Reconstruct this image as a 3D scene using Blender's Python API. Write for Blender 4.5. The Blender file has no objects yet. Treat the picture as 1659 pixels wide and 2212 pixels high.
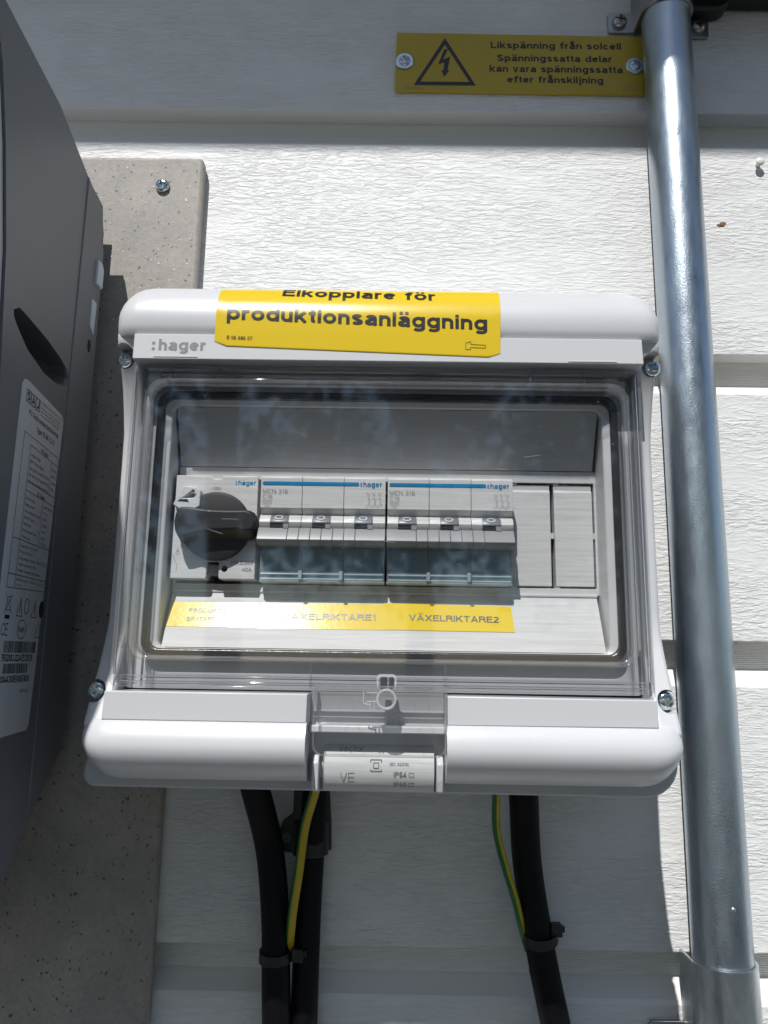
import bpy, bmesh, math, random
from mathutils import Vector, Matrix
from mathutils.geometry import tessellate_polygon
random.seed(7)
C = bpy.context.scene
COL = C.collection
S = 0.001                       # all lengths below are millimetres: (x right, d out of the wall, z up)

# ------------------------------------------------------------------ camera
F_PX, CX, CY = 1661.0, 829.5, 1106.0
PITCH, YAW, ROLL = math.radians(10.7), math.radians(0.5), math.radians(0.9)
CAM_D = 400.0
def cam_axes():                 # in (x, d, z)
    f = Vector((-math.sin(YAW)*math.cos(PITCH), -math.cos(YAW)*math.cos(PITCH), math.sin(PITCH)))
    r0 = Vector((math.cos(YAW), -math.sin(YAW), 0.0))
    u0 = r0.cross(f)
    if u0.z < 0: u0 = -u0
    return f, r0*math.cos(ROLL)+u0*math.sin(ROLL), -r0*math.sin(ROLL)+u0*math.cos(ROLL)
AF, AR, AU = cam_axes()
def at(px, py, d):              # a photo point that lies d mm in front of the siding, as (x, d, z)
    r = AF*F_PX + AR*(px-CX) + AU*(CY-py)
    t = (d-CAM_D)/r.y
    return (r.x*t, d, r.z*t)
def W(p): return Vector((p[0]*S, -p[1]*S, p[2]*S))
cam_data = bpy.data.cameras.new('camera')
cam = bpy.data.objects.new('camera', cam_data); COL.objects.link(cam)
cam_data.sensor_fit = 'VERTICAL'; cam_data.sensor_height = 36.0
cam_data.lens = 36.0*F_PX/2212.0
cam_data.clip_start = 0.01; cam_data.clip_end = 500
flip = lambda v: Vector((v.x, -v.y, v.z))
m = Matrix((flip(AR), flip(AU), -flip(AF))).transposed().to_4x4()
m.translation = Vector((0, -CAM_D*S, 0))
cam.matrix_world = m
C.camera = cam

# ------------------------------------------------------------------ sky, sun, exposure
SUN_X, SUN_Z = -0.285, 1.36                              # per unit of distance out of the wall
SUN = Vector((SUN_X, -1.0, SUN_Z)).normalized()          # towards the sun
world = bpy.data.worlds.new('World'); C.world = world; world.use_nodes = True
nt = world.node_tree; nt.nodes.clear()
sky = nt.nodes.new('ShaderNodeTexSky'); sky.sky_type = 'NISHITA'; sky.sun_disc = False
sky.sun_elevation = math.asin(SUN.z)
sky.sun_rotation = math.atan2(SUN.x, SUN.y); sky.ozone_density = 3.0; sky.dust_density = 0.5
bg = nt.nodes.new('ShaderNodeBackground'); bg.inputs[1].default_value = 0.15
wo = nt.nodes.new('ShaderNodeOutputWorld')
nt.links.new(sky.outputs[0], bg.inputs[0]); nt.links.new(bg.outputs[0], wo.inputs[0])
sl = bpy.data.lights.new('sun', 'SUN'); sl.energy = 5.0; sl.angle = math.radians(0.53); sl.color = (1.0, 0.985, 0.955)
sun = bpy.data.objects.new('sun', sl); COL.objects.link(sun)
sun.rotation_mode = 'QUATERNION'; sun.rotation_quaternion = (-SUN).to_track_quat('-Z', 'Y')
C.view_settings.view_transform = 'Standard'; C.view_settings.look = 'None'
C.view_settings.exposure = -0.2; C.view_settings.gamma = 1.0; C.view_settings.use_curve_mapping = False
C.render.engine = 'CYCLES'
C.cycles.use_denoising = True
C.cycles.max_bounces = 14; C.cycles.transparent_max_bounces = 40; C.cycles.transmission_bounces = 12
C.cycles.glossy_bounces = 6; C.cycles.diffuse_bounces = 5
C.cycles.caustics_reflective = False; C.cycles.caustics_refractive = False
C.cycles.sample_clamp_indirect = 6

# ------------------------------------------------------------------ materials
MATS = {}
def new_mat(name):
    mt = bpy.data.materials.new(name); mt.use_nodes = True
    MATS[name] = mt
    return mt, mt.node_tree, mt.node_tree.nodes, mt.node_tree.links, mt.node_tree.nodes['Principled BSDF']
def tex_coord(n, l, scale, rot=(0,0,0)):
    tc = n.new('ShaderNodeTexCoord'); mp = n.new('ShaderNodeMapping')
    mp.inputs['Scale'].default_value = scale; mp.inputs['Rotation'].default_value = rot
    l.new(tc.outputs['Object'], mp.inputs[0]); return mp
def noise(n, l, vec, scale=1.0, detail=3.0, rough=0.55, dist=0.0):
    t = n.new('ShaderNodeTexNoise'); t.inputs['Scale'].default_value = scale; t.inputs['Detail'].default_value = detail
    t.inputs['Roughness'].default_value = rough; t.inputs['Distortion'].default_value = dist
    l.new(vec.outputs[0], t.inputs['Vector']); return t
def math_node(n, l, op, a, b=None, clamp=False):
    k = n.new('ShaderNodeMath'); k.operation = op; k.use_clamp = clamp
    for i, v in enumerate((a, b)):
        if v is None: continue
        if isinstance(v, (int, float)): k.inputs[i].default_value = v
        else: l.new(v, k.inputs[i])
    return k.outputs[0]
def ramp(n, l, fac, stops):
    r = n.new('ShaderNodeValToRGB'); l.new(fac, r.inputs[0])
    e = r.color_ramp.elements
    while len(e) < len(stops): e.new(0.5)
    for q, (p, c) in zip(e, stops): q.position = p; q.color = (*c, 1) if len(c) == 3 else c
    return r.outputs[0]
def bump(n, l, h, strength, dist, b):
    k = n.new('ShaderNodeBump'); k.inputs['Strength'].default_value = strength; k.inputs['Distance'].default_value = dist
    l.new(h, k.inputs['Height']); l.new(k.outputs[0], b.inputs['Normal']); return k

def simple(name, col, rough=0.45, metal=0.0, grain=None, var=0.0, spec=0.5, coat=0.0):
    mt, t, n, l, b = new_mat(name)
    b.inputs['Base Color'].default_value = (*col, 1); b.inputs['Roughness'].default_value = rough
    b.inputs['Metallic'].default_value = metal; b.inputs['Specular IOR Level'].default_value = spec
    b.inputs['Coat Weight'].default_value = coat
    if var:
        mp = tex_coord(n, l, (1, 1, 1)); no = noise(n, l, mp, 35, 5)
        c = ramp(n, l, no.outputs[0], [(0.3, tuple(v*(1-var) for v in col)), (0.7, tuple(min(1, v*(1+var)) for v in col))])
        l.new(c, b.inputs['Base Color'])
    if grain:
        sc, st, dist = grain
        mp = tex_coord(n, l, sc if isinstance(sc, tuple) else (sc,)*3); no = noise(n, l, mp, 1, 3)
        bump(n, l, no.outputs[0], st, dist*S, b)
    return mt
# painted rough-sawn siding
def wood_rough():
    mt, t, n, l, b = new_mat('white_rough_sawn_paint')
    mp = tex_coord(n, l, (125, 125, 540)); a = noise(n, l, mp, 1, 6, 0.62, 0.5)
    mp2 = tex_coord(n, l, (380, 380, 800)); f = noise(n, l, mp2, 1, 4, 0.6, 0.4)
    mp3 = tex_coord(n, l, (9, 9, 34)); big = noise(n, l, mp3, 1, 3, 0.5, 0.8)
    mask = ramp(n, l, big.outputs[0], [(0.34, (0.4,)*3), (0.50, (1,)*3)])
    # raised streaks, sharpened
    st = ramp(n, l, a.outputs[0], [(0.40, (0,)*3), (0.5, (0.35,)*3), (0.60, (1,)*3)])
    h = math_node(n, l, 'ADD', math_node(n, l, 'MULTIPLY', st, 0.75), math_node(n, l, 'MULTIPLY', f.outputs[0], 0.55))
    h = math_node(n, l, 'MULTIPLY', h, mask)
    h = math_node(n, l, 'ADD', h, math_node(n, l, 'MULTIPLY', big.outputs[0], 0.6))
    bump(n, l, h, 1.0, 0.00036, b)
    mp4 = tex_coord(n, l, (30, 30, 60)); dirt = noise(n, l, mp4, 1, 6, 0.7)
    c = ramp(n, l, dirt.outputs[0], [(0.25, (0.76, 0.76, 0.75)), (0.6, (0.84, 0.84, 0.835))])
    l.new(c, b.inputs['Base Color'])
    b.inputs['Roughness'].default_value = 0.42; b.inputs['Specular IOR Level'].default_value = 0.45
wood_rough()
def wood_ribbed():
    mt, t, n, l, b = new_mat('white_ribbed_paint')
    mp = tex_coord(n, l, (3, 3, 3)); w = n.new('ShaderNodeTexWave'); w.bands_direction = 'Z'
    w.inputs['Scale'].default_value = 105; w.inputs['Distortion'].default_value = 0.6; w.inputs['Detail'].default_value = 2
    w.inputs['Detail Scale'].default_value = 0.4
    l.new(mp.outputs[0], w.inputs['Vector'])
    bump(n, l, w.outputs['Fac'], 0.6, 0.0004, b)
    b.inputs['Base Color'].default_value = (0.82, 0.81, 0.78, 1); b.inputs['Roughness'].default_value = 0.5
wood_ribbed()
simple('white_planed_paint', (0.80, 0.79, 0.765), 0.4, grain=((60, 60, 500), 0.25, 0.3))
def cement():
    mt, t, n, l, b = new_mat('cement_board')
    mp = tex_coord(n, l, (1, 1, 1))
    a = noise(n, l, mp, 330, 5, 0.65); a2 = noise(n, l, mp, 40, 5, 0.6)
    v = n.new('ShaderNodeTexVoronoi'); v.inputs['Scale'].default_value = 470; v.inputs['Randomness'].default_value = 1
    nd = noise(n, l, mp, 500, 3); vm = n.new('ShaderNodeVectorMath'); vm.operation = 'MULTIPLY_ADD'
    l.new(nd.outputs['Color'], vm.inputs[0]); vm.inputs[1].default_value = (0.004,)*3; l.new(mp.outputs[0], vm.inputs[2])
    l.new(vm.outputs[0], v.inputs['Vector'])
    sel = n.new('ShaderNodeSeparateColor'); l.new(v.outputs['Color'], sel.inputs[0])
    size = math_node(n, l, 'MULTIPLY', math_node(n, l, 'SUBTRACT', sel.outputs[0], 0.62, True), 0.9)
    pit = math_node(n, l, 'LESS_THAN', v.outputs['Distance'], size)
    c = ramp(n, l, a.outputs[0], [(0.3, (0.33, 0.305, 0.28)), (0.7, (0.42, 0.39, 0.36))])
    c2 = ramp(n, l, a2.outputs[0], [(0.3, (0.82,)*3), (0.7, (1.1, 1.08, 1.05))])
    mx = n.new('ShaderNodeMix'); mx.data_type = 'RGBA'; mx.blend_type = 'MULTIPLY'; mx.inputs[0].default_value = 1
    l.new(c, mx.inputs[6]); l.new(c2, mx.inputs[7])
    m2 = n.new('ShaderNodeMix'); m2.data_type = 'RGBA'; l.new(pit, m2.inputs[0]); l.new(mx.outputs[2], m2.inputs[6])
    m2.inputs[7].default_value = (0.12, 0.10, 0.09, 1)
    l.new(m2.outputs[2], b.inputs['Base Color'])
    h = math_node(n, l, 'SUBTRACT', a.outputs[0], math_node(n, l, 'MULTIPLY', pit, 1.2))
    bump(n, l, h, 0.5, 0.0004, b); b.inputs['Roughness'].default_value = 0.62
cement()
simple('mica_fleck_glint', (0.97, 0.97, 0.97), 0.25, 0.0, spec=1.0)  # the flecks' glint in the sun is put into a white base colour
simple('grey_plastic', (0.60, 0.605, 0.62), 0.34, grain=(1500, 0.12, 0.05), var=0.025)
simple('strip_plastic', (0.60, 0.605, 0.615), 0.4, grain=(2500, 0.12, 0.05))
simple('base_plastic', (0.46, 0.47, 0.49), 0.4)
simple('insert_plastic', (0.55, 0.555, 0.56), 0.36)
def brushed(name, c0, c1, rough, spec=0.6):
    mt, t, n, l, b = new_mat(name)
    mp = tex_coord(n, l, (35, 35, 900)); a = noise(n, l, mp, 1, 5, 0.65)
    c = ramp(n, l, a.outputs[0], [(0.32, c0), (0.68, c1)]); l.new(c, b.inputs['Base Color'])
    b.inputs['Roughness'].default_value = rough; b.inputs['Specular IOR Level'].default_value = spec
    bump(n, l, a.outputs[0], 0.22, 0.00012, b)
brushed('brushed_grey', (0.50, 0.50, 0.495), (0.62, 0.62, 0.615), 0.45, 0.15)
brushed('breaker_grey', (0.52, 0.515, 0.505), (0.66, 0.655, 0.645), 0.36)
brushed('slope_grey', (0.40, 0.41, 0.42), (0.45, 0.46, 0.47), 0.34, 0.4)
simple('lever_grey', (0.17, 0.18, 0.20), 0.32)
simple('lever_light', (0.27, 0.275, 0.28), 0.36, grain=((40, 40, 700), 0.15, 0.1))
simple('cavity_black', (0.012, 0.012, 0.013), 0.6)
simple('gap_grey', (0.16, 0.165, 0.175), 0.5)
simple('knob_black', (0.013, 0.013, 0.015), 0.5, grain=(2600, 0.35, 0.15), spec=0.45)
simple('gasket', (0.03, 0.03, 0.034), 0.25, grain=(700, 0.5, 0.3))
simple('label_yellow', (0.74, 0.52, 0.02), 0.22, spec=0.6, grain=(500, 0.10, 0.08))
simple('tape_yellow', (0.73, 0.53, 0.03), 0.17, spec=0.17, grain=(400, 0.3, 0.1))
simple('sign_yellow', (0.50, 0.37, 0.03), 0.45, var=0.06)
simple('ink_black', (0.016, 0.016, 0.018), 0.35)
simple('ink_grey', (0.20, 0.20, 0.20), 0.4)
simple('ink_pale', (0.30, 0.30, 0.295), 0.4)
simple('moulded_grey', (0.25, 0.255, 0.25), 0.4)
simple('print_blue', (0.0, 0.20, 0.44), 0.3)
simple('white_print', (0.62, 0.62, 0.62), 0.4)
simple('label_white', (0.62, 0.63, 0.66), 0.3, var=0.03)
simple('zinc_screw', (0.66, 0.72, 0.74), 0.16, 1.0, grain=(500, 0.3, 0.1))
simple('zinc_washer', (0.55, 0.62, 0.68), 0.3, 1.0)
simple('steel_clamp', (0.40, 0.38, 0.37), 0.32, 1.0, grain=(300, 0.3, 0.1))
simple('screw_socket', (0.05, 0.06, 0.07), 0.35, 0.8)
simple('black_cable', (0.004, 0.004, 0.006), 0.5, grain=(300, 0.3, 0.2), var=0.25, spec=0.18)
simple('earth_green', (0.01, 0.15, 0.025), 0.4)
simple('earth_yellow', (0.50, 0.38, 0.02), 0.4)
simple('dark_grey_plastic', (0.05, 0.05, 0.047), 0.5)
simple('black_plastic', (0.014, 0.014, 0.015), 0.4)
simple('inverter_grey', (0.165, 0.175, 0.19), 0.42, grain=(1800, 0.3, 0.1), var=0.04)
simple('inverter_panel', (0.55, 0.57, 0.58), 0.4)
simple('bracket_paint', (0.55, 0.6, 0.66), 0.35)
simple('white_nail', (0.78, 0.77, 0.74), 0.4)
simple('wood_fibre', (0.30, 0.15, 0.05), 0.7, var=0.3)
def galvanised(name, c0, c1, rough, sparkle, scale=150):
    mt, t, n, l, b = new_mat(name)
    mp = tex_coord(n, l, (1, 1, 0.35)); a = noise(n, l, mp, scale, 6, 0.7)
    c = ramp(n, l, a.outputs[0], [(0.3, c0), (0.7, c1)]); l.new(c, b.inputs['Base Color'])
    r = ramp(n, l, a.outputs[0], [(0.3, (rough*0.8,)*3), (0.7, (rough*1.25,)*3)]); l.new(r, b.inputs['Roughness'])
    b.inputs['Metallic'].default_value = 1.0
    mp2 = tex_coord(n, l, (1, 1, 1)); f = noise(n, l, mp2, 1400, 2, 0.6)
    bump(n, l, f.outputs[0], sparkle, 0.00022, b)
galvanised('galvanised_pipe', (0.44, 0.50, 0.55), (0.50, 0.57, 0.62), 0.32, 0.55)
galvanised('galvanised_sleeve', (0.40, 0.44, 0.45), (0.72, 0.76, 0.76), 0.34, 0.35, 70)

def clear(name, tint, gloss_rough=0.04, f0=0.04, fogged=None):
    """Thin clear plastic: lets light straight through, reflects by Fresnel."""
    mt = bpy.data.materials.new(name); mt.use_nodes = True; MATS[name] = mt
    n, l = mt.node_tree.nodes, mt.node_tree.links; n.clear()
    o = n.new('ShaderNodeOutputMaterial'); tr = n.new('ShaderNodeBsdfTransparent'); tr.inputs[0].default_value = (*tint, 1)
    gl = n.new('ShaderNodeBsdfGlossy'); gl.inputs['Roughness'].default_value = gloss_rough
    ge = n.new('ShaderNodeNewGeometry'); dt = n.new('ShaderNodeVectorMath'); dt.operation = 'DOT_PRODUCT'
    l.new(ge.outputs['Normal'], dt.inputs[0]); l.new(ge.outputs['Incoming'], dt.inputs[1])
    a = math_node(n, l, 'ABSOLUTE', dt.outputs['Value']); q = math_node(n, l, 'SUBTRACT', 1.0, a, True)
    p = math_node(n, l, 'POWER', q, 5.0); fz = math_node(n, l, 'ADD', math_node(n, l, 'MULTIPLY', p, 1-f0), f0, True)
    mx = n.new('ShaderNodeMixShader'); l.new(fz, mx.inputs[0]); l.new(tr.outputs[0], mx.inputs[1]); l.new(gl.outputs[0], mx.inputs[2])
    last = mx.outputs[0]
    if fogged:                                    # moulded, slightly milky plastic
        df = n.new('ShaderNodeBsdfDiffuse'); df.inputs[0].default_value = (*fogged[1], 1)
        m2 = n.new('ShaderNodeMixShader'); m2.inputs[0].default_value = fogged[0]
        l.new(last, m2.inputs[1]); l.new(df.outputs[0], m2.inputs[2]); last = m2.outputs[0]
    l.new(last, o.inputs[0])
    return mt
clear('clear_pane', (0.985, 0.986, 0.988))
clear('clear_wall', (0.97, 0.972, 0.975), 0.03, 0.06, (0.08, (0.8, 0.8, 0.82)))
clear('clear_rim', (0.97, 0.972, 0.975), 0.03, 0.07, (0.06, (0.8, 0.8, 0.82)))
clear('clear_edge', (0.95, 0.952, 0.96), 0.02, 0.10, (0.05, (0.8, 0.8, 0.82)))
clear('teal_rail', (0.6, 0.75, 0.76), 0.05, 0.15, (0.45, (0.55, 0.66, 0.68)))
clear('clear_milky', (0.88, 0.885, 0.89), 0.08, 0.08, (0.4, (0.8, 0.81, 0.83)))
clear('clear_teal', (0.80, 0.88, 0.92), 0.045, 0.05, (0.22, (0.42, 0.50, 0.55)))
def glass(name, col, rough=0.02):
    mt, t, n, l, b = new_mat(name)
    b.inputs['Base Color'].default_value = (*col, 1); b.inputs['Transmission Weight'].default_value = 1
    b.inputs['Roughness'].default_value = rough; b.inputs['IOR'].default_value = 1.5
glass('clear_solid', (0.93, 0.93, 0.96)); glass('teal_solid', (0.66, 0.82, 0.83))
def M(name): return MATS[name]

# ------------------------------------------------------------------ object helpers
def link(name, me, parent=None):
    o = bpy.data.objects.new(name, me); COL.objects.link(o)
    if parent is not None: o.parent = parent
    return o
def world_loc(o):
    v = Vector((0, 0, 0))
    while o is not None: v += o.location; o = o.parent
    return v
def thing(name, label, cat, loc, group=None):
    o = bpy.data.objects.new(name, None); COL.objects.link(o); o.empty_display_size = 0.02
    o.location = W(loc); o['label'] = label; o['category'] = cat
    if group: o['group'] = group
    return o
def tag(o, label=None, cat=None, group=None, kind=None):
    for k, v in (('label', label), ('category', cat), ('group', group), ('kind', kind)):
        if v: o[k] = v
    return o
def finish(name, bm, mat, parent=None, smooth=True, bevel=0.0, seg=2, ang=40, mats=None):
    off = world_loc(parent) if parent is not None else Vector((0, 0, 0))
    for v in bm.verts: v.co = W(v.co) - off
    bmesh.ops.recalc_face_normals(bm, faces=bm.faces)
    me = bpy.data.meshes.new(name); 
    if smooth:
        for f in bm.faces: f.smooth = True
        lim = math.radians(ang)
        for e in bm.edges:
            if len(e.link_faces) == 2 and e.calc_face_angle(0) > lim: e.smooth = False
    bm.to_mesh(me); bm.free()
    for mm in (mats or [mat]): me.materials.append(M(mm))
    o = link(name, me, parent)
    if bevel:
        b = o.modifiers.new('bevel', 'BEVEL'); b.width = bevel*S; b.segments = seg; b.limit_method = 'ANGLE'; b.angle_limit = math.radians(30)
        b.harden_normals = False
    return o
def BM(): return bmesh.new()
def add_box(bm, x0, x1, d0, d1, z0, z1):
    vs = [bm.verts.new((x, d, z)) for x in (x0, x1) for d in (d0, d1) for z in (z0, z1)]
    for f in ((0,1,3,2), (4,6,7,5), (0,4,5,1), (2,3,7,6), (0,2,6,4), (1,5,7,3)): bm.faces.new([vs[i] for i in f])
def box(name, x0, x1, d0, d1, z0, z1, mat, parent=None, bevel=0.0, **k):
    bm = BM(); add_box(bm, x0, x1, d0, d1, z0, z1); return finish(name, bm, mat, parent, bevel=bevel, **k)
def add_prism(bm, pts, a0, a1, axis='d', a1pts=None):
    """polygon extruded: axis 'd' takes (x,z) points, axis 'x' takes (d,z) points, axis 'z' takes (x,d)"""
    def P(p, a):
        return (p[0], a, p[1]) if axis == 'd' else (a, p[0], p[1]) if axis == 'x' else (p[0], p[1], a)
    lo = [bm.verts.new(P(p, a0)) for p in pts]; hi = [bm.verts.new(P(p, a1)) for p in (a1pts or pts)]
    n = len(pts)
    for i in range(n): bm.faces.new((lo[i], lo[(i+1) % n], hi[(i+1) % n], hi[i]))
    bm.faces.new(lo); bm.faces.new(hi[::-1])
def prism(name, pts, a0, a1, mat, parent=None, axis='d', bevel=0.0, a1pts=None, **k):
    bm = BM(); add_prism(bm, pts, a0, a1, axis, a1pts); return finish(name, bm, mat, parent, bevel=bevel, **k)
def rr(x0, x1, z0, z1, r, n=6):
    r4 = r if isinstance(r, (tuple, list)) else (r,)*4       # tr, tl, bl, br
    out = []
    for (cx, cz, a, q) in ((x1-r4[0], z1-r4[0], 0, r4[0]), (x0+r4[1], z1-r4[1], 90, r4[1]), (x0+r4[2], z0+r4[2], 180, r4[2]), (x1-r4[3], z0+r4[3], 270, r4[3])):
        for i in range(n+1):
            t = math.radians(a+90*i/n); out.append((cx+q*math.cos(t), cz+q*math.sin(t)))
    return out
def add_ring(bm, outer, inner, d0, d1, inner_d1=None, outer1=None, inner1=None):
    """frame between two outlines with equal point counts, extruded along d"""
    n = len(outer); o1 = outer1 or outer; i1 = inner1 or inner; e1 = d1 if inner_d1 is None else inner_d1
    A = [bm.verts.new((p[0], d0, p[1])) for p in outer]; B = [bm.verts.new((p[0], d1, p[1])) for p in o1]
    Cc = [bm.verts.new((p[0], e1, p[1])) for p in i1]; D = [bm.verts.new((p[0], d0, p[1])) for p in inner]
    for i in range(n):
        j = (i+1) % n
        bm.faces.new((A[i], A[j], B[j], B[i])); bm.faces.new((B[i], B[j], Cc[j], Cc[i]))
        bm.faces.new((Cc[i], Cc[j], D[j], D[i])); bm.faces.new((D[i], D[j], A[j], A[i]))
def ring(name, outer, inner, d0, d1, mat, parent=None, bevel=0.0, **k):
    bm = BM(); add_ring(bm, outer, inner, d0, d1); return finish(name, bm, mat, parent, bevel=bevel, **k)
def add_sheet(bm, loops, d0, d1):
    """flat plate with holes: loops[0] outline, the rest holes, thickness along d"""
    vs = [[Vector((p[0], p[1], 0)) for p in lp] for lp in loops]
    tris = tessellate_polygon(vs); flat = [p for lp in loops for p in lp]
    lo = [bm.verts.new((p[0], d0, p[1])) for p in flat]; hi = [bm.verts.new((p[0], d1, p[1])) for p in flat]
    for t in tris:
        for L in (lo, hi):
            try: bm.faces.new([L[i] for i in t])
            except ValueError: pass
    k = 0
    for lp in loops:
        n = len(lp)
        for i in range(n):
            a, b2 = k+i, k+(i+1) % n
            bm.faces.new((lo[a], lo[b2], hi[b2], hi[a]))
        k += n
def circle(cx, cz, r, n=24, a0=0): return [(cx+r*math.cos(a0+2*math.pi*i/n), cz+r*math.sin(a0+2*math.pi*i/n)) for i in range(n)]
def add_tube(bm, pts, r, n=16, cap=True, squash=None):
    P = [Vector(p) for p in pts]; rings = []; up = Vector((0, 1, 0))
    for i, p in enumerate(P):
        t = (P[min(i+1, len(P)-1)]-P[max(i-1, 0)]).normalized()
        a = t.cross(up); a = a.normalized() if a.length > 1e-4 else Vector((1, 0, 0)); b2 = t.cross(a).normalized()
        rad = r[i] if isinstance(r, (list, tuple)) else r
        rings.append([bm.verts.new(p + a*math.cos(q)*rad + b2*math.sin(q)*rad) for q in [2*math.pi*k/n for k in range(n)]])
    fs = []
    for A, B in zip(rings, rings[1:]):
        for k in range(n): fs.append(bm.faces.new((A[k], A[(k+1) % n], B[(k+1) % n], B[k])))
    if cap: bm.faces.new(rings[0]); bm.faces.new(rings[-1][::-1])
    return fs
def smooth_path(pts, n=8):
    P = [Vector(p) for p in pts]; out = []
    for i in range(len(P)-1):
        p0, p1, p2, p3 = P[max(i-1, 0)], P[i], P[i+1], P[min(i+2, len(P)-1)]
        for k in range(n):
            t = k/n; out.append(0.5*((2*p1)+(p2-p0)*t+(2*p0-5*p1+4*p2-p3)*t*t+(3*p1-p0-3*p2+p3)*t**3))
    out.append(P[-1]); return out
def add_lathe(bm, cx, cz, prof, n=32):
    """prof: (radius, d) points, turned round an axis that points out of the wall"""
    rings = []
    for r, d in prof:
        rings.append([bm.verts.new((cx+r*math.cos(2*math.pi*k/n), d, cz+r*math.sin(2*math.pi*k/n))) for k in range(n)] if r > 0 else [bm.verts.new((cx, d, cz))])
    for A, B in zip(rings, rings[1:]):
        for k in range(n):
            a, a2 = A[k % len(A)], A[(k+1) % len(A)]; b, b2 = B[k % len(B)], B[(k+1) % len(B)]
            f = [a, a2, b2, b]; u = []
            for v in f:
                if v not in u: u.append(v)
            if len(u) > 2: bm.faces.new(u)
def lathe(name, cx, cz, prof, mat, parent=None, n=32, **k):
    bm = BM(); add_lathe(bm, cx, cz, prof, n); return finish(name, bm, mat, parent, **k)
def cut(o, name, bm):
    """subtract the solid in bm from o, for good"""
    off = world_loc(o)
    for v in bm.verts: v.co = W(v.co)
    bmesh.ops.recalc_face_normals(bm, faces=bm.faces)
    me = bpy.data.meshes.new(name); bm.to_mesh(me); bm.free(); c = link(name, me)
    md = o.modifiers.new('cut', 'BOOLEAN'); md.object = c; md.operation = 'DIFFERENCE'; md.solver = 'EXACT'
    bpy.context.view_layer.update()
    dg = bpy.context.evaluated_depsgraph_get()
    new = bpy.data.meshes.new_from_object(o.evaluated_get(dg)); new.name = o.name
    o.modifiers.clear(); o.data = new
    bpy.data.objects.remove(c)

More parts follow.
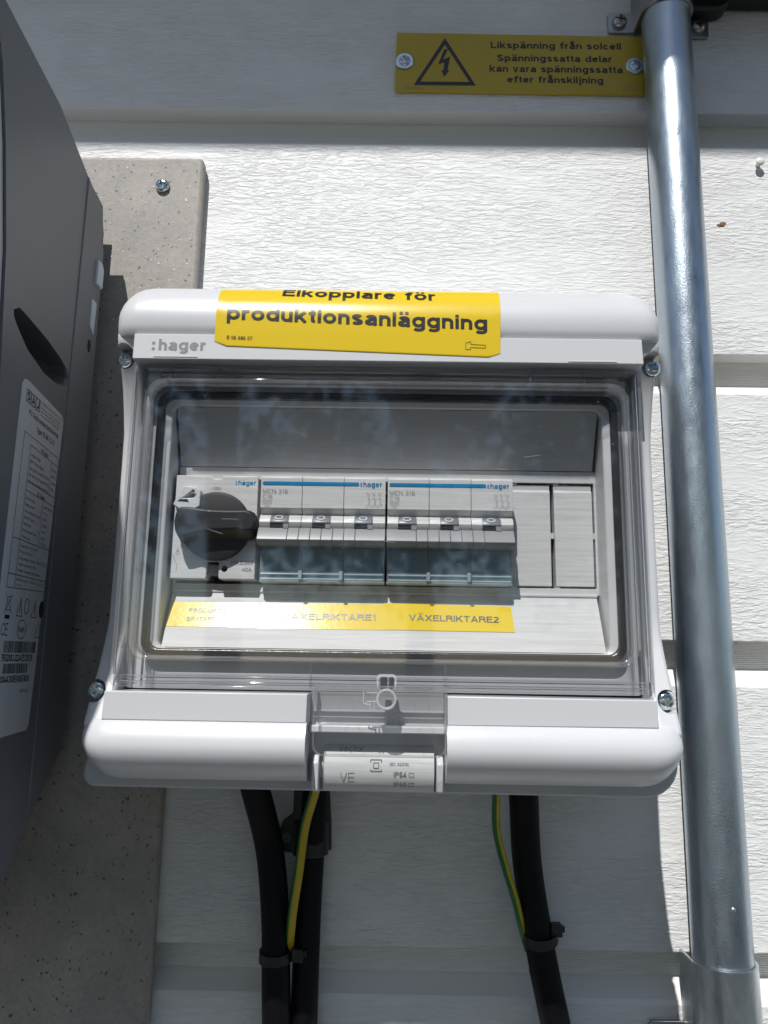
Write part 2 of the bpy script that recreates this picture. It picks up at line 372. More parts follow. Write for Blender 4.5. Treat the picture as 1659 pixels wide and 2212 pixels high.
# ---- print
# grotesque lettering drawn as strokes: every glyph is a list of centre lines of even weight
def arc(cx, cy, rx, ry, a0, a1, n=None):
    n = n or max(3, int(abs(a1-a0)/18))
    return [(cx+rx*math.cos(math.radians(a0+(a1-a0)*k/n)), cy+ry*math.sin(math.radians(a0+(a1-a0)*k/n))) for k in range(n+1)]
def glyph(c, w):
    h = w/2; X, K, D = 0.53, 0.72, -0.205
    acc = {'ä': 'a', 'å': 'a', 'ö': 'o', 'Ä': 'A', 'Å': 'A', 'Ö': 'O'}
    if c in acc:
        adv, st = glyph(acc[c], w); m_ = adv/2-0.005; y = X+0.13 if c.islower() else K+0.12
        if c in 'åÅ': return adv, st+[arc(m_, y+0.05, 0.045+h, 0.04+h, 0, 360, 14)]
        return adv, st+[[(m_-0.115-h, y+h*0.4), (m_-0.115+h, y+h*0.4)], [(m_+0.115-h, y+h*0.4), (m_+0.115+h, y+h*0.4)]]
    o = lambda wd, H, y0=0.0: arc(wd/2, y0+H/2, wd/2-h, H/2-h, 90, 450, 20)
    def hump(): return [(h, X-0.23)]+arc(0.235, X-0.21, 0.235-h, 0.21-h, 180, 0, 8)+[(0.47-h, 0)]
    T = {
     ' ': (0.26, []), 'o': (0.54, [o(0.54, X)]), 'n': (0.47, [[(h, 0), (h, X)], hump()]), 'h': (0.47, [[(h, 0), (h, K)], hump()]),
     'u': (0.47, [[(0.47-h, 0), (0.47-h, X)], [(h, X)]+arc(0.235, 0.21, 0.235-h, 0.21-h, 180, 360, 8)+[(0.47-h, 0.23)]]),
     'm': (0.74, [[(h, 0), (h, X)], [(h, X-0.2)]+arc(0.2, X-0.19, 0.2-h, 0.19-h, 180, 0, 8)+[(0.4-h, 0)], [(0.4-h, X-0.2)]+arc(0.56-h, X-0.19, 0.16, 0.19-h, 180, 0, 8)+[(0.72-h, 0)]]),
     'r': (0.31, [[(h, 0), (h, X)], [(h, X-0.25)]+arc(0.27, X-0.23, 0.27-h, 0.23-h, 180, 82, 6)]),
     'p': (0.53, [[(h, D), (h, X)], o(0.53, X)]), 'd': (0.53, [[(0.53-h, 0), (0.53-h, K)], o(0.53, X)]), 'b': (0.53, [[(h, 0), (h, K)], o(0.53, X)]),
     'g': (0.53, [o(0.53, X), [(0.53-h, X), (0.53-h, -0.03)]+arc(0.265, -0.03, 0.265-h, -D-0.03-h, 0, -150, 8)]),
     'a': (0.50, [arc(0.25, X-0.17, 0.25-h-0.015, 0.17-h, 165, 0, 8)+[(0.49-h, 0.05), (0.50-h*0.6, 0)], [(0.49-h, 0.325), (0.24, 0.29)]+arc(0.20, 0.15, 0.2-h, 0.15-h+0.005, 100, 270, 7)+[(0.36, 0.055+h*0.4), (0.49-h, 0.16)]]),
     'e': (0.52, [[(h, 0.275), (0.52-h, 0.275)], arc(0.26, X/2, 0.26-h, X/2-h, 4, 318, 16)]),
     'c': (0.49, [arc(0.26, X/2, 0.26-h, X/2-h, 40, 320, 14)]),
     's': (0.47, [arc(0.235, X-0.145, 0.22-h, 0.145-h, 20, 235, 9)+arc(0.235, 0.15, 0.232-h, 0.15-h, 62, -160, 10)]),
     'k': (0.50, [[(h, 0), (h, K)], [(h+0.02, 0.2), (0.455-h*0.3, X)], [(0.19, 0.3), (0.5-h*0.6, 0)]]),
     'l': (w, [[(h, 0), (h, K)]]), 'i': (w, [[(h, 0), (h, X)], [(h, K-w*0.95), (h, K)]]),
     'j': (w+0.06, [[(0.06+h, X), (0.06+h, -0.09)]+arc(0.0, -0.09, 0.06+h, 0.07, 0, -90, 4), [(0.06+h, K-w*0.95), (0.06+h, K)]]),
     'f': (0.33, [[(0.08+h, 0), (0.08+h, K-0.15)]+arc(0.08+h+0.13, K-0.15, 0.13, 0.17-h, 180, 90, 5)+[(0.35, K-h+0.02)], [(0.0, X-h), (0.30, X-h)]]),
     't': (0.29, [[(0.09+h, 0.67), (0.09+h, 0.14)]+arc(0.09+h+0.10, 0.13, 0.10, 0.13-h, 180, 275, 5), [(0.0, X-h*0.8), (0.28, X-h*0.8)]]),
     'v': (0.48, [[(h*0.9, X), (0.24, h*0.2), (0.48-h*0.9, X)]]), 'w': (0.7, [[(h, X), (0.19, 0.02), (0.35, X-0.05), (0.51, 0.02), (0.7-h, X)]]),
     'x': (0.47, [[(h, 0), (0.47-h, X)], [(h, X), (0.47-h, 0)]]), 'y': (0.47, [[(h, X), (0.25, 0.03)], [(0.47-h, X), (0.2, D+h), (0.06, D+h)]]), 'z': (0.44, [[(0.02, X-h), (0.42-h, X-h), (h, h), (0.44, h)]]),
     'E': (0.55, [[(0.55, K-h), (h, K-h), (h, h), (0.56, h)], [(h, K*0.53), (0.51, K*0.53)]]), 'F': (0.52, [[(0.52, K-h), (h, K-h), (h, 0)], [(h, K*0.5), (0.46, K*0.5)]]), 'L': (0.47, [[(h, K), (h, h), (0.48, h)]]),
     'S': (0.58, [arc(0.29, K-0.19, 0.265-h, 0.19-h, 15, 240, 10)+arc(0.29, 0.2, 0.285-h, 0.2-h, 62, -165, 10)]), 'H': (0.58, [[(h, 0), (h, K)], [(0.58-h, 0), (0.58-h, K)], [(h, K*0.53), (0.58-h, K*0.53)]]),
     'A': (0.66, [[(h*0.9, 0), (0.33, K-h*0.4), (0.66-h*0.9, 0)], [(0.14, 0.22), (0.52, 0.22)]]), 'V': (0.64, [[(h*0.9, K), (0.32, h*0.4), (0.64-h*0.9, K)]]), 'X': (0.64, [[(h, 0), (0.64-h, K)], [(h, K), (0.64-h, 0)]]),
     'I': (w, [[(h, 0), (h, K)]]), 'K': (0.62, [[(h, 0), (h, K)], [(h, 0.25), (0.58-h*0.4, K)], [(0.22, 0.4), (0.62-h*0.7, 0)]]), 'T': (0.56, [[(0, K-h), (0.56, K-h)], [(0.28, K-h), (0.28, 0)]]),
     'R': (0.60, [[(h, 0), (h, K-h), (0.36, K-h)]+arc(0.37, K-0.195, 0.2-h, 0.195-h, 90, -90, 8)+[(h, K-0.39+h)], [(0.36, K-0.37), (0.5, K-0.45), (0.53, 0.12), (0.58, 0)]]), 'P': (0.58, [[(h, 0), (h, K-h), (0.35, K-h)]+arc(0.36, K-0.205, 0.215-h, 0.205-h, 90, -90, 8)+[(h, K-0.41+h)]]),
     'B': (0.59, [[(h, h), (h, K-h), (0.34, K-h)]+arc(0.35, K-0.18, 0.2-h, 0.18-h, 90, -90, 8)+[(h, K-0.36+h)], [(0.34, K-0.36+h)]+arc(0.36, 0.19, 0.22-h, 0.19-h, 90, -90, 8)+[(h, h)]]), 'D': (0.61, [[(h, h), (h, K-h), (0.28, K-h)]+arc(0.28, K/2, 0.33-h, K/2-h, 90, -90, 10)+[(h, h)]]),
     'O': (0.69, [o(0.69, K)]), 'C': (0.65, [arc(0.345, K/2, 0.345-h, K/2-h, 38, 322, 16)]), 'G': (0.68, [arc(0.345, K/2, 0.345-h, K/2-h, 40, 350, 16)+[(0.66-h, 0.33), (0.38, 0.33)]]), 'U': (0.58, [[(h, K), (h, 0.26)]+arc(0.29, 0.25, 0.29-h, 0.25-h, 180, 360, 10)+[(0.58-h, K)]]),
     'N': (0.59, [[(h, 0), (h, K), (0.59-h, 0), (0.59-h, K)]]), 'M': (0.70, [[(h, 0), (h, K), (0.35, 0.06), (0.70-h, K), (0.70-h, 0)]]), 'Y': (0.62, [[(h, K), (0.31, 0.3), (0.62-h, K)], [(0.31, 0.3), (0.31, 0)]]), 'Z': (0.56, [[(0.03, K-h), (0.54-h, K-h), (h, h), (0.56, h)]]),
     'J': (0.46, [[(0.46-h, K), (0.46-h, 0.2)]+arc(0.23, 0.2, 0.23-h, 0.2-h, 0, -180, 8)]), 'Q': (0.69, [o(0.69, K), [(0.4, 0.18), (0.66, 0)]]), 'W': (0.9, [[(h, K), (0.24, 0.04), (0.45, K-0.04), (0.66, 0.04), (0.9-h, K)]]),
     '0': (0.49, [o(0.49, K)]), '1': (0.34, [[(0.05, 0.54), (0.16, 0.57), (0.27-h, K-0.03), (0.27-h, 0)]]), '2': (0.49, [arc(0.245, K-0.21, 0.23-h, 0.21-h, 170, -35, 9)+[(0.06, 0.1), (h*0.8, h), (0.48, h)]]),
     '3': (0.49, [arc(0.235, K-0.185, 0.215-h, 0.185-h, 160, -80, 9), arc(0.235, 0.205, 0.245-h, 0.205-h, 80, -165, 10)]), '4': (0.50, [[(0.48, 0.2), (h*0.6, 0.2), (0.34, K-h), (0.36, 0)]]), '5': (0.49, [[(0.45, K-h), (0.11, K-h), (0.06, 0.36)]+arc(0.235, 0.225, 0.245-h, 0.225-h, 115, -160, 11)]),
     '6': (0.49, [arc(0.245, 0.225, 0.24-h, 0.225-h, 90, 450, 14), arc(0.28, K/2, 0.27-h, K/2-h, 65, 190, 8)]), '7': (0.48, [[(0.01, K-h), (0.45-h*0.5, K-h), (0.18, 0)]]), '8': (0.49, [arc(0.245, 0.205, 0.24-h, 0.205-h, 90, 450, 14), arc(0.245, K-0.18, 0.215-h, 0.18-h, 90, 450, 14)]),
     '9': (0.49, [arc(0.245, K-0.225, 0.24-h, 0.225-h, 90, 450, 14), arc(0.21, K/2, 0.27-h, K/2-h, -115, 10, 8)]),
     '-': (0.28, [[(0.02, 0.26), (0.26, 0.26)]]), ':': (w, [[(h, 0), (h, w)], [(h, X-w), (h, X)]]), '.': (w, [[(h, 0), (h, w)]]), ',': (w, [[(h, 0.06), (h*0.6, -0.1)]]),
     '(': (0.24, [arc(0.32, 0.26, 0.25, 0.5, 125, 235, 7)]), ')': (0.24, [arc(-0.08, 0.26, 0.25, 0.5, 55, -55, 7)]), '/': (0.3, [[(0.02, -0.02), (0.28, K)]]), '[': (0.2, [[(0.2, K), (h, K), (h, -0.15), (0.2, -0.15)]]), ']': (0.2, [[(0, K), (0.2-h, K), (0.2-h, -0.15), (0, -0.15)]]),
     '*': (0.3, [[(0.03, 0.3), (0.27, 0.5)], [(0.03, 0.5), (0.27, 0.3)]]), '°': (0.25, [arc(0.12, K-0.12, 0.08, 0.08, 0, 360, 10)]), '~': (0.4, [[(0.02, 0.22), (0.13, 0.3), (0.27, 0.22), (0.38, 0.3)]]), '+': (0.44, [[(0.02, 0.26), (0.42, 0.26)], [(0.22, 0.06), (0.22, 0.46)]]),
    }
    return T.get(c, (0.4, []))
def add_text(bm, s, u0, u1, v0, cap, mp, bold=0.0, slope=0.0, step=None):
    """write s from u0 to u1 with its baseline at v0; mp turns (u, v) into (x, d, z)"""
    w = 0.085+bold*2.6; x = 0; L = []
    for c in s:
        adv, st = glyph(c, w); L += [[(x+p[0], p[1]) for p in q] for q in st]; x += adv+0.095-bold*0.6
    if not L: return
    a = min(p[0] for q in L for p in q)-w/2; b = max(p[0] for q in L for p in q)+w/2
    kx, ky = (u1-u0)/(b-a), cap/0.72
    for si, q in enumerate(L):
        if step:                                    # short pieces, so they can follow a curved surface
            r = [q[0]]
            for p0, p1 in zip(q, q[1:]):
                n = max(1, int(abs(p1[1]-p0[1])*ky/step)); r += [(p0[0]+(p1[0]-p0[0])*k/n, p0[1]+(p1[1]-p0[1])*k/n) for k in range(1, n+1)]
            q = r
        closed = math.hypot(q[0][0]-q[-1][0], q[0][1]-q[-1][1]) < 1e-6
        if closed: q = q[:-1]
        n = len(q); lt, rt = [], []
        for i in range(n):
            p0 = q[i-1] if (i or closed) else None; p1 = q[(i+1) % n] if (i < n-1 or closed) else None
            ds = []
            for m0, m1 in ((p0, q[i]), (q[i], p1)):
                if m0 is None or m1 is None: continue
                dx, dy = m1[0]-m0[0], m1[1]-m0[1]; l_ = math.hypot(dx, dy)
                if l_ > 1e-9: ds.append((dx/l_, dy/l_))
            tx, ty = sum(d[0] for d in ds), sum(d[1] for d in ds); l_ = math.hypot(tx, ty) or 1; tx, ty = tx/l_, ty/l_
            k = w/2/max(0.42, (tx*ds[0][0]+ty*ds[0][1]))
            P = q[i]
            for sgn, out in ((1, lt), (-1, rt)):
                U = u0+(P[0]-ty*k*sgn-a)*kx; V = v0+(P[1]+tx*k*sgn)*ky
                pt = mp(U, V+slope*(U-u0)); out.append(bm.verts.new((pt[0], pt[1]+0.012*(si % 4), pt[2])))
        for i in range(n if closed else n-1):
            j = (i+1) % n; bm.faces.new((lt[i], lt[j], rt[j], rt[i]))
def add_poly(bm, pts, mp):
    bm.faces.new([bm.verts.new(mp(*p)) for p in pts])
def add_line(bm, p, q, w, mp):
    dx, dy = q[0]-p[0], q[1]-p[1]; L = math.hypot(dx, dy) or 1; nx, ny = -dy/L*w/2, dx/L*w/2
    add_poly(bm, [(p[0]+nx, p[1]+ny), (q[0]+nx, q[1]+ny), (q[0]-nx, q[1]-ny), (p[0]-nx, p[1]-ny)], mp)
def add_path(bm, pts, w, mp, closed=False):
    for a, b in zip(pts, pts[1:]+([pts[0]] if closed else [])): add_line(bm, a, b, w, mp)
def flat(d): return lambda u, v: (u, d, v)
def ink(name, fn, mat, parent):
    bm = BM(); fn(bm); return tag(finish(name, bm, mat, parent, smooth=False), kind='stuff')

def screw_head(name, cx, cz, d0, r, parent, mat='zinc_screw', h=2.2, rot=0.3, washer=0.0):
    """pan-head cross screw; d0 is the plane it sits on"""
    s = None
    bm = BM()
    prof = [(r*0.2, d0-3), (r*0.96, d0-3), (r*0.98, d0), (r, d0+h*0.25), (r*0.93, d0+h*0.6), (r*0.72, d0+h*0.9), (r*0.45, d0+h), (0, d0+h*1.03)]
    add_lathe(bm, cx, cz, prof, 28)
    s = finish(name, bm, mat, parent, ang=60)
    k = BM(); a, b = r*0.66, r*0.14
    def R(x, z): return (cx+x*math.cos(rot)-z*math.sin(rot), cz+x*math.sin(rot)+z*math.cos(rot))
    cross = [R(*p) for p in ((a, b), (b, b*1.6), (b, a), (-b, a), (-b*1.6, b), (-a, b), (-a, -b), (-b*1.6, -b), (-b, -a), (b, -a), (b*1.6, -b), (a, -b))]
    add_prism(k, cross, d0+h*0.25, d0+h*2); cut(s, 'c', k)
    if washer: lathe('washer', cx, cz, [(r*0.8, d0-0.6), (washer, d0-0.6), (washer, d0-0.1), (washer*0.93, d0+0.25), (r*1.02, d0+0.25)], 'zinc_washer', s)
    return s

# ================================================================== SETTING
def ground():
    bm = BM(); n = 24; 
    for i in range(n):
        for j in range(n): pass
    vs = [bm.verts.new((x, d, -1300)) for x, d in ((-150000, -150000), (150000, -150000), (150000, 150000), (-150000, 150000))]
    bm.faces.new(vs)
    mt, t, nn, l, b = new_mat('gravel_ground')
    mp = tex_coord(nn, l, (1, 1, 1)); a = noise(nn, l, mp, 45, 6, 0.7)
    l.new(ramp(nn, l, a.outputs[0], [(0.3, (0.10, 0.10, 0.09)), (0.7, (0.19, 0.185, 0.17))]), b.inputs['Base Color'])
    b.inputs['Roughness'].default_value = 0.9
    return tag(finish('ground', bm, 'gravel_ground', smooth=False), kind='structure')
ground()

wall = thing('siding_wall', 'house wall of wide white painted horizontal boards behind everything', 'wall', (0, 0, -1300))
JOINTS = [690, 465, 315.4, 166.2, 10.8, -136.1, -286, -436, -586, -736, -886, -1036, -1186, -1300]
def board(zt, zb, top_open):
    """one board: rough face, shiplap rebate and bevel at its top, square lower lip"""
    prof = [(0.0, zb), (0.0, zt-23), (-1.2, zt-21), (-10.5, zt-15), (-12, zt-14.4), (-12, zt+6), (-22, zt+6), (-22, zb+1.5), (-12.6, zb+1.5), (-12.6, zb+0.4)]
    mi = [0, 2, 2, 2, 1, 1, 1, 1, 2, 2]
    bm = BM(); x0, x1 = -1500, 1500
    A = [bm.verts.new((x0, d, z)) for d, z in prof]; B = [bm.verts.new((x1, d, z)) for d, z in prof]; n = len(prof)
    for i in range(n):
        f = bm.faces.new((A[i], A[(i+1) % n], B[(i+1) % n], B[i])); f.material_index = mi[i]
    bm.faces.new(A); bm.faces.new(B[::-1])
    o = finish('board', bm, None, wall, smooth=False, mats=['white_rough_sawn_paint', 'white_ribbed_paint', 'white_planed_paint'], bevel=0.0)
    b = o.modifiers.new('bevel', 'BEVEL'); b.width = 1.0*S; b.segments = 2; b.limit_method = 'ANGLE'; b.angle_limit = math.radians(50)
    return o
for a, b in zip(JOINTS, JOINTS[1:]): board(a, b, True)
# nail heads in the siding
nx, _, nz = at((1512+1625*.911)/1.823, 700*.911/1.823, 3)
lathe('nail', nx, nz, [(1.3, -3), (1.3, 2.6), (2.3, 3.0), (2.5, 3.8), (1.8, 4.4), (0, 4.6)], 'white_nail', wall)
cx_, _, cz_ = at((1512+1462*.911)/1.823, 970*.911/1.823, 0.3)
bm = BM()
for i in range(5):
    x, z = cx_+random.uniform(-2, 2), cz_+random.uniform(-0.9, 0.9); L = random.uniform(1.2, 2.2)
    add_prism(bm, [(x-L, z-0.25), (x-L*0.3, z-0.7), (x+L, z-0.1), (x+L*0.7, z+0.4), (x-L*0.4, z+0.55)], -0.2, random.uniform(0.2, 0.9))
finish('wood_chip', bm, 'wood_fibre', wall, smooth=False)

eave = thing('roof_eave', 'white roof overhang that shades the top boards of the wall', 'eave', (0, 350, 690))
EZ = 288.6+SUN_Z*366
box('soffit', -1800, 1800, -22, 345, EZ+3, EZ+14, 'white_planed_paint', eave)
box('fascia', -1800, 1800, 345, 366, EZ, EZ+125, 'white_planed_paint', eave, bevel=1.5)

# ------------------------------------------------------------------ cement board
cb = thing('cement_board', 'speckled grey cement board fixed to the siding behind the dark inverter', 'board', (-185, 0, 0))
prism('panel', [(-360, -420), (-109, -420), (-109.0, 277.5), (-360, 277.5)], 0.2, 9, 'cement_board', cb, bevel=2.2, seg=2)
sx, _, sz = at(352, 403, 9); screw_head('screw', sx, sz, 9.3, 4.0, cb, rot=0.2, h=2.4)
bm = BM()
for i in range(260):
    x, z = random.uniform(-176, -111), random.uniform(165, 275); r = random.uniform(0.12, 0.4) if random.random() < .8 else random.uniform(.4, .7)
    a = random.uniform(0, 6); t = random.uniform(-0.4, 0.4)
    pts = [(x+r*math.cos(a+k*2.1)*random.uniform(.6, 1.2), z+r*math.sin(a+k*2.1)) for k in range(3)]
    vs = [bm.verts.new((p[0], 9.1+random.uniform(0, .25), p[1])) for p in pts] + [bm.verts.new((x, 9.0, z))]
    bm.faces.new(vs[:3]); [bm.faces.new((vs[k], vs[(k+1) % 3], vs[3])) for k in range(3)]
tag(finish('mica_fleck_glints', bm, 'mica_fleck_glint', cb, smooth=False), kind='stuff')  # mica flecks with their sparkle painted white

# ------------------------------------------------------------------ pipe and clamps
PX, PD, PR = 155.3, 14.2, 13.4
pipe = thing('conduit_pipe', 'straight galvanised steel conduit pipe running up the wall right of the box', 'pipe', (PX, 0, -420))
def pipe_tube(name, r, z0, z1, mat, parent, x=PX, d=PD, n=56, thick=1.3, zs=None):
    bm = BM(); zs = zs or [z0, z1]
    rows = [[bm.verts.new((x+rr_*math.cos(2*math.pi*k/n), d+rr_*math.sin(2*math.pi*k/n), z)) for k in range(n)] for rr_, z in [(r, z) for z in zs]+[(r-thick, z) for z in zs[::-1]]]
    rows.append(rows[0])
    for A, B in zip(rows, rows[1:]):
        for k in range(n): bm.faces.new((A[k], A[(k+1) % n], B[(k+1) % n], B[k]))
    return finish(name, bm, mat, parent, ang=50)
pipe_tube('tube', PR, -430, 640, 'galvanised_pipe', pipe)
dx_, _, dz_ = at(1585, 1966, 28)
dd_ = PD+math.sqrt(PR**2-(dx_-PX)**2)
lathe('weld_dimple', dx_, dz_, [(0, dd_+0.7), (0.6, dd_+0.6), (1.0, dd_+0.2), (1.5, dd_-0.8)], 'galvanised_sleeve', pipe, n=16)

def saddle(name, label, z0, z1, mat, tab_z, tabs, top_cut=0.0):
    t = thing(name, label, 'clamp', (PX, 0, (z0+z1)/2), 'saddle clamps holding the pipe')
    n = 40; R0, R1 = PR+0.25, PR+1.6
    bm = BM()
    prof = []
    for k in range(n+1):
        a = math.radians(-8+196*k/n); prof.append((math.cos(a), math.sin(a)))
    out = [(PX+c*R1, PD+s*R1) for c, s in prof]; inn = [(PX+c*R0, PD+s*R0) for c, s in prof]
    out = [(PX+R1, 0.6)]+out+[(PX-R1, 0.6)]; inn = [(PX+R0, 0.6)]+inn+[(PX-R0, 0.6)]
    m_ = len(out)
    rows = [[bm.verts.new((p[0], p[1], z)) for p in L] for L, z in ((out, z0), (out, z1), (inn, z1), (inn, z0))]
    for a in range(4):
        A, B = rows[a], rows[(a+1) % 4]
        for k in range(m_-1): bm.faces.new((A[k], A[k+1], B[k+1], B[k]))
    for k in (0, -1): bm.faces.new([r[k] for r in rows])
    finish('strap', bm, mat, t, ang=50)
    for s in tabs:
        x0 = PX+s*(R1-1.2); x1 = PX+s*tabs[s]
        prism('tab', rr(min(x0, x1), max(x0, x1), tab_z[s]-6.6, tab_z[s]+6.6, 1.6, 3), 0.5, 2.2, 'steel_clamp', t, bevel=0.25)
        screw_head('screw', PX+s*(tabs[s]-6.6), tab_z[s], 2.4, 4.3, t, mat='steel_clamp', h=3.2, rot=0.2*s)
    return t
saddle('pipe_clamp', 'dark steel saddle clamp with two domed screws at the top of the pipe', 367.5, 396, 'steel_clamp', {-1: 374.5, 1: 371.5}, {-1: 29.5, 1: 30.0})
saddle('pipe_clamp', 'broad scratched galvanised saddle clamp low on the pipe', -186, -134.2, 'galvanised_sleeve', {-1: -171.5, 1: -173}, {-1: 31, 1: 31})
# dark fitting above right of the pipe
bx = thing('junction_box', 'black plastic junction box in the shade behind the top of the pipe', 'junction box', (188, 0, 400))
prism('body', rr(171, 260, 384, 450, (3, 3, 12, 8), 4), 0.5, 30, 'black_plastic', bx, bevel=2)
prism('lug', rr(166, 196, 376.5, 392, (2, 2, 9, 9), 4), 0.5, 11, 'black_plastic', bx, bevel=1.5)

# ------------------------------------------------------------------ warning sign
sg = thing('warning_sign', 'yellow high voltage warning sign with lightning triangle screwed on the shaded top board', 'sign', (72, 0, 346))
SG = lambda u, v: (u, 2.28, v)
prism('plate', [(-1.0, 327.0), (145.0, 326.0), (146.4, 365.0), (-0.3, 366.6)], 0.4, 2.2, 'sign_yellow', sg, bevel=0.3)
def sign_ink(b):
    o = [(28.4, 363.0), (10.0, 330.9), (46.6, 330.9)]; i = [(28.4, 358.4), (13.8, 333.3), (42.8, 333.3)]
    for k in range(3):
        j = (k+1) % 3; add_poly(b, [o[k], o[j], i[j], i[k]], SG)
    add_poly(b, [(28.0, 355.3), (30.2, 355.3), (27.3, 348.3), (31.5, 350.3), (29.9, 341.2), (31.2, 341.4), (28.0, 336.5), (26.3, 341.0), (27.6, 341.0), (27.9, 346.2), (24.3, 344.9)], SG)
    for s, a, c, v in (('Likspänning från solcell', 55.6, 132.7, 356.3), ('Spänningssatta delar', 59.3, 127.4, 347.6), ('kan vara spänningssatta', 54.7, 133.3, 340.4), ('efter frånskiljning', 65.0, 121.4, 333.2)):
        add_text(b, s, a, c, v, 4.4, SG, 0.022, -0.004)
ink('lettering', sign_ink, 'ink_black', sg)
def sign_fine(b):
    add_text(b, 'E 06 686 02', 4.4, 15.0, 328.4, 1.1, SG)
    add_path(b, [(132.8, 327.8), (132.8, 331.3), (134.6, 332.0), (134.6, 330.8), (141.2, 330.4), (141.2, 328.9), (134.6, 328.8), (134.6, 327.8)], 0.3, SG, True)
ink('fine_print', sign_fine, 'ink_grey', sg)
for x, z in ((4.5, 346.5), (140.2, 344.8)): screw_head('screw', x, z, 2.9, 3.3, sg, mat='zinc_washer', h=1.5, rot=0.15, washer=5.4)

# ------------------------------------------------------------------ inverter
inv = thing('solar_inverter', 'dark grey solar inverter with white rating label on its side, left edge', 'inverter', (-290, 9, -120))
IXF, IXR = -155.0, -155.0
flank = [(150, 254), (136.5, 228), (127.5, 198), (118.5, 158), (112, 105), (106, 50), (102, -20), (99, -95), (96, -118), (72, -92), (54, -77.5), (21.5, -45), (23.5, 207), (30, 233), (47, 235), (87, 248)]
def inverter_body():
    bm = BM()
    A = [bm.verts.new((IXF if d > 50 else IXR+(IXF-IXR)*max(0, (d-20))/30, d, z)) for d, z in flank]
    B = [bm.verts.new((-440, d, z)) for d, z in flank]
    n = len(flank)
    for i in range(n): bm.faces.new((A[i], A[(i+1) % n], B[(i+1) % n], B[i]))
    # side face with the opening of the finger grip
    grip = [(107.7, 137.3), (103.4, 140.2), (98.0, 140.0), (86.9, 138.9), (75.2, 137.6), (62, 135.0), (54, 132.3), (50.9, 128.5), (53.2, 124.0), (62, 121.6), (76.4, 121.8), (93.2, 126.0), (103.0, 131.5), (107.0, 134.6)]
    loops = [[Vector((d, z, 0)) for d, z in flank], [Vector((d, z, 0)) for d, z in grip]]
    tris = tessellate_polygon(loops)
    G = [bm.verts.new((IXF, d, z)) for d, z in grip]
    V = A+G
    for t in tris:
        try: bm.faces.new([V[i] for i in t])
        except ValueError: pass
    cx = sum(p[0] for p in grip)/len(grip); cz = sum(p[1] for p in grip)/len(grip)
    prev = G
    for dep, k in ((1.2, 0.97), (9, 0.93), (15, 0.8)):
        cur = [bm.verts.new((IXF-dep, cx+(d-cx)*k, cz+(z-cz)*k+dep*0.25)) for d, z in grip]
        for i in range(len(G)): bm.faces.new((prev[i], prev[(i+1) % len(G)], cur[(i+1) % len(G)], cur[i]))
        prev = cur
    bm.faces.new(prev)
    bm.faces.new(B)
    o = finish('body', bm, 'inverter_grey', inv, ang=4)
    return o
inverter_body()
bm = BM()
fr = [(p[0], p[1]) for p in flank[:9]]
add_prism(bm, [(d+0.4, z) for d, z in fr]+[(240, -118), (250, -60), (254, 60), (254, 215), (240, 258), (205, 266)], -440, -156.2, 'x')  # depth out of view is stretched so its shadow covers the lower left wall
finish('front_panel', bm, 'inverter_panel', inv, ang=30)
prism('rear_flange', [(14, -52), (20, -52), (20, 238), (14, 226)], -420, -159.5, 'inverter_grey', inv, axis='x', bevel=0.6)
prism('rear_cover', [(22.5, -42), (51, -70), (51, 236.5), (47, 234.5), (31, 232.5), (24.5, 207)], -158, -154.3, 'inverter_grey', inv, axis='x', bevel=0.7)
prism('hanger_tab', [(26, 187), (34, 187), (34, 200.5), (28.5, 200.5), (26, 198)], -160, -152.6, 'bracket_paint', inv, axis='x', bevel=0.9, seg=3)
prism('hanger_strip', [(29.5, 160), (35.0, 163.5), (35.0, 178), (29.0, 178)], -160, -153.7, 'bracket_paint', inv, axis='x', bevel=0.5)
bm = BM(); add_prism(bm, [(33.2+1.5*math.cos(t), 153+3.3*math.sin(t)) for t in [k*math.pi/8 for k in range(16)]], -156.5, -153.9, 'x')
finish('drain_hole', bm, 'cavity_black', inv)
